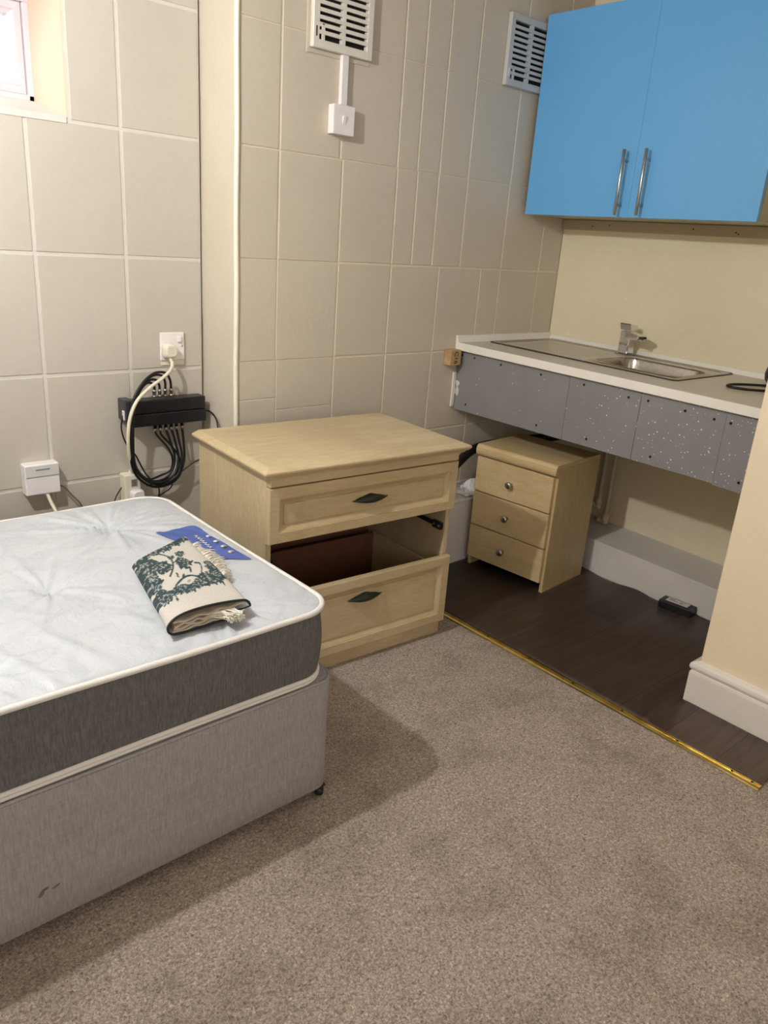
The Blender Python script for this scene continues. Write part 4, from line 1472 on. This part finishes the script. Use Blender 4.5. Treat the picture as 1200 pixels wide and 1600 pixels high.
# white wall unit at the left
wu = empty('wall_unit', (0.722, YW, 0.462))
tag(wu, 'white plastic electrical box on the wall above the mattress, far left', 'electrical box')
b = MB()
b.box(-0.052, 0.052, -0.044, -0.001, 0.0, 0.098, bev=0.004, seg=2)
b.build('housing', MT['white_pl'], wu)
b = MB()
b.box(-0.050, 0.050, -0.047, -0.0435, 0.060, 0.096, bev=0.001)
b.build('front_cover', MT['label'], wu)
b = MB()
b.box(-0.020, 0.022, -0.0478, -0.0465, 0.080, 0.084)
b.build('vent_slot', plain('grey slot', (132, 130, 134), 0.5), wu)
b = MB()
b.lathe([(0.008, 0), (0.006, 0.010)], (0.012, -0.030, 0.001), (0, 0, -1), 12)
b.build('cable_grip', MT['cream_pl'], wu)
cable('white_flex', [(0.734, 0.178, 0.462), (0.738, 0.160, 0.436), (0.746, 0.140, 0.405), (0.752, 0.120, 0.360), (0.753, 0.11, 0.30)], 0.0058, MT['white_cable'], 'off-white flex dropping from the white electrical box behind the mattress')
cable('thin_cable', [(0.773, 0.190, 0.478), (0.790, 0.185, 0.470), (0.812, 0.185, 0.440), (0.838, 0.185, 0.405), (0.86, 0.185, 0.35)], 0.0026, plain('grey cable', (118, 104, 90), 0.5), 'thin brownish grey lead from the side of the white electrical box')

# ------------------------------------------------------------------ under the worktop
G2 = 'painted supply pipes under the worktop'
for (x, y, zb, lb, rr_) in ((2.905, -0.485, 0.165, 'right painted supply pipe with compression fitting under the worktop', 0.0075), (2.925, -0.425, 0.215, 'left painted supply pipe, partly behind the small cabinet', 0.0075)):
    r = empty('supply_pipe', (x, y, zb))
    tag(r, lb, 'pipe', G2)
    b = MB()
    b.tube([(0, 0, 0.04), (0, 0, 0.86 - zb)], rr_, 12)
    b.build('pipe', MT['pipe'], r)
    b = MB()
    b.lathe([(0.010, 0.0), (0.014, 0.004), (0.014, 0.016), (0.011, 0.019), (0.0155, 0.022), (0.0155, 0.038), (0.010, 0.044), (0.0075, 0.050)], (0, 0, -0.008), (0, 0, 1), 8)
    b.tube([(0, 0, 0.005), (0.0, 0.045, 0.002)], 0.010, 10)
    b.tube([(0.0, 0.022, 0.004), (0.0, 0.036, 0.003)], 0.0135, 8)
    b.build('fitting', MT['pipe'], r)
b = MB()
b.tube([(2.20, -0.085, 0.335), (2.33, -0.075, 0.395), (2.45, -0.070, 0.455), (2.60, -0.10, 0.475), (2.72, -0.25, 0.52), (2.74, -0.45, 0.60), (2.70, -0.66, 0.70)], 0.020, 12, smooth=8)
tag(b.build('waste_hose', MT['black_rub']), 'black waste hose behind the small cabinet under the sink', 'hose')
# crumpled plastic on the boxing
b = MB()
rp = random.Random(9)
P = []
for i in range(12):
    row = []
    for j in range(12):
        u, v = i / 11, j / 11
        hh = 0.05 * math.exp(-((u - .65) ** 2 + (v - .5) ** 2) / 0.07) + rp.uniform(0, 0.008)
        row.append((2.30 + 0.15 * u + rp.uniform(-.004, .004), -0.188 + 0.13 * v + rp.uniform(-.004, .004), 0.2925 + hh))
    P.append(row)
b.grid(P, smooth=False)
o = b.build('plastic_scrap', MT['paper'])
sm = o.modifiers.new('thick', 'SOLIDIFY'); sm.thickness = 0.0008
tag(o, 'crumpled white plastic scrap on the pipe boxing between chest and cabinet', 'plastic scrap')

# black box on the vinyl
ad = empty('power_adapter', (2.683, -0.995, 0.006), (0, 0, math.radians(-85)))
tag(ad, 'black box with white label on the vinyl against the white boxing', 'adapter')
b = MB()
b.box(-0.066, 0.066, -0.030, 0.030, 0.0, 0.032, bev=0.004, seg=2)
b.box(-0.052, 0.052, -0.0215, 0.0215, 0.031, 0.0335, bev=0.001)
b.build('case', MT['black_pl'], ad)
b = MB()
b.box(-0.044, 0.042, -0.019, 0.017, 0.0334, 0.0342)
lb = b.build('label', MT['label'], ad)
b = MB()
for (x0, x1, y) in ((-0.036, -0.015, 0.006), (0.006, 0.026, 0.004), (-0.036, 0.0, -0.004), (0.006, 0.022, -0.008)):
    b.box(x0, x1, y, y + 0.003, 0.0342, 0.0345)
b.build('label_print', MT['ink'], lb)

# ------------------------------------------------------------------ the ceiling lamp that lights the room (above the bed, out of the frame)
lm = empty('pendant_lamp', (BULB_POS[0], BULB_POS[1], ZC))
tag(lm, 'bare bulb on a white cord hanging from the ceiling above the bed', 'ceiling lamp')
b = MB()
b.lathe([(0.045, 0), (0.045, 0.012), (0.02, 0.03), (0.0, 0.032)], (0, 0, 0), (0, 0, -1), 24)
b.build('ceiling_rose', MT['white_pl'], lm)
b = MB()
b.tube([(0, 0, -0.03), (0, 0, BULB_POS[2] + 0.10 - ZC)], 0.003, 8)
b.build('cord', MT['white_cable'], lm)
b = MB()
b.lathe([(0.0, 0), (0.018, 0.002), (0.018, 0.045), (0.014, 0.05), (0.0, 0.05)], (0, 0, BULB_POS[2] + 0.095 - ZC), (0, 0, -1), 20)
b.build('lamp_holder', MT['white_pl'], lm)
b = MB()
b.lathe([(0.0, -0.026), (0.012, -0.023), (0.021, -0.014), (0.025, 0.0), (0.022, 0.012), (0.014, 0.026), (0.012, 0.046), (0.0, 0.047)], (0, 0, BULB_POS[2] - ZC), (0, 0, 1), 20)
em = NT('glowing bulb')
em.b.inputs['Emission Color'].default_value = (*BULB_COL, 1)
em.b.inputs['Emission Strength'].default_value = BULB_STRENGTH
em.b.inputs['Base Color'].default_value = (1, 1, 1, 1)
b.build('bulb', em.m, lm, smooth=True)
